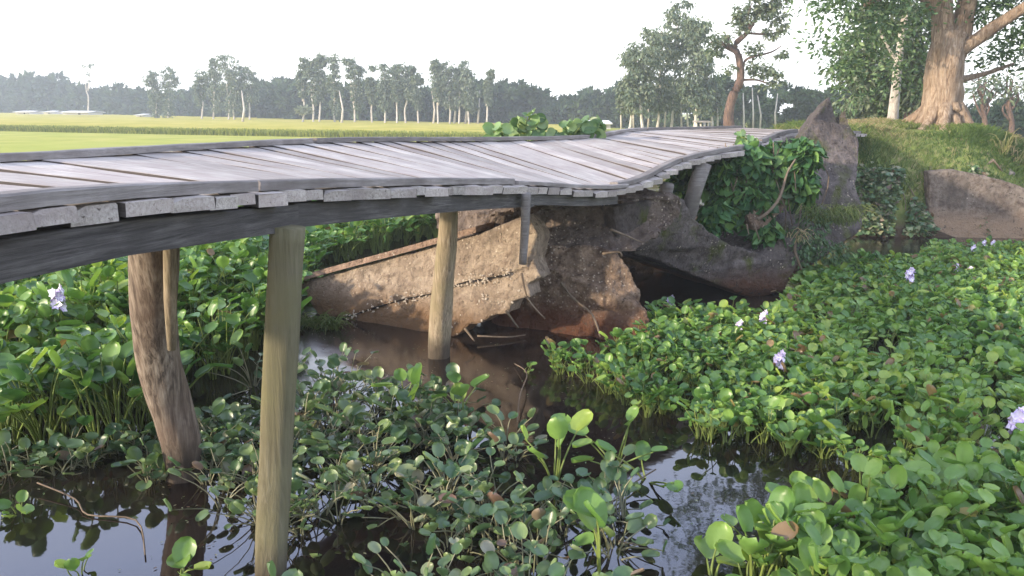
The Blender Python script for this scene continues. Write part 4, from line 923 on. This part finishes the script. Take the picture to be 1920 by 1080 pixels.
tag(mb.build('rice', M['rice']), 'taller ripening rice standing in a long ragged edged strip', 'rice', kind='stuff')
ms, mn, b = mat('ripe_rice'); v = mapped(mn, (1, 1, 1), rnd=False)
c = ramp(mn, [(.35, (.33, .32, .06)), (.5, (.41, .37, .085)), (.66, (.49, .42, .12))], noise_t(mn, v, .25, 8, .65))
mn.links.new(c, b.inputs['Base Color']); b.inputs['Roughness'].default_value = 1; b.inputs['Specular IOR Level'].default_value = 0; bump(mn, b, noise_t(mn, v, 3, 6, .8), 1, .2)
bm = bmesh.new(); fr = [bm.verts.new((x, y + .6, z)) for z in (.2, .5) for x, y in E]; bk = [bm.verts.new((x * 4.2, y * 4.2, .5)) for x, y in E]; n = len(E)
for k in range(n - 1):
    bm.faces.new((fr[k], fr[k + 1], fr[n + k + 1], fr[n + k])); bm.faces.new((fr[n + k], fr[n + k + 1], bk[k + 1], bk[k]))
me = bpy.data.meshes.new('rice_field'); bm.to_mesh(me); bm.free(); o = link('rice_field', me, ms); o['kind'] = 'structure'

# ------------------------------------------------------------------ far buildings
m_wall, nt_, b = mat('pale_wall'); b.inputs['Base Color'].default_value = (.55, .52, .5, 1); b.inputs['Roughness'].default_value = .9
m_roof, nt_, b = mat('tin_roof'); b.inputs['Base Color'].default_value = (.62, .62, .64, 1); b.inputs['Roughness'].default_value = .5
m_dark, nt_, b = mat('dark_opening'); b.inputs['Base Color'].default_value = (.04, .04, .04, 1)
def house(px, py, D, wpx, hpx, label, dep=5, wallm=m_wall):
    hpx *= .8
    c_ = W(px, py, D); wd = wpx / FPX * D / 2; h = hpx / FPX * D
    e = empty('far_house', c_, label, 'house', 'small pale houses beyond the field')
    mb = MB(); mb.box(c_ + Vector((0, dep / 2, h * .3)), (wd, 0, 0), (0, dep / 2, 0), (0, 0, h * .34)); mb.build('wall', wallm, e, False)
    mb = MB()
    mb.box(c_ + Vector((0, dep * .22, h * .8)), (wd * 1.12, 0, 0), (0, dep * .33, h * .17), (0, -.03, .05)); mb.box(c_ + Vector((0, dep * .78, h * .8)), (wd * 1.12, 0, 0), (0, dep * .33, -h * .17), (0, .03, .05)); mb.build('roof', m_roof, e, False)
    mb = MB(); mb.box(c_ + Vector((wd * .3, -.03, h * .24)), (wd * .09, 0, 0), (0, .02, 0), (0, 0, h * .22)); mb.build('door', m_dark, e, False)
house(42, 214, 140, 26, 7, 'low long pale house at the far left, leftmost of the row')
house(90, 214, 140, 14, 7, 'small pale hut between the two long houses far left')
house(142, 215, 140, 46, 8, 'longest pale house in the far left row')
house(262, 219, 128, 14, 6, 'lone tiny pale hut under the far wood, right of the row')
house(1122, 241, 74, 44, 17, 'pale tin roofed shed near the right end of the rice field')
# small open shelter by the road
e = empty('shelter', W(1316, 247, 44), 'small open sided shelter with pale posts by the road', 'shelter'); D = 44
mb = MB(); k = D / FPX
c_ = W(1316, 228, D); mb.box(c_, (13 * k, 0, 0), (0, .5, 0), (0, 0, .04)); mb.build('roof', M['kerb'], e, False)
for x in (1306, 1314, 1321, 1328):
    mb = MB(); mb.tube([W(x, 247, D + (x % 2) * .6), W(x, 228, D + (x % 2) * .6)], .05, 6); mb.build('post', m_wall, e)

# ------------------------------------------------------------------ haze
HAZE = 0.0017
mh = bpy.data.materials.new('haze'); mh.use_nodes = True; nh = mh.node_tree; nh.nodes.clear()
oo = nh.nodes.new('ShaderNodeOutputMaterial'); pv_ = nh.nodes.new('ShaderNodeVolumePrincipled')
pv_.inputs['Color'].default_value = (.84, .93, .98, 1); pv_.inputs['Density'].default_value = HAZE; pv_.inputs['Anisotropy'].default_value = .0
nh.links.new(pv_.outputs[0], oo.inputs['Volume'])
mb = MB(); mb.box((0, 210, 8.0), (520, 0, 0), (0, 330, 0), (0, 0, 10.0)); o = mb.build('haze', mh, None, False); o['kind'] = 'stuff'
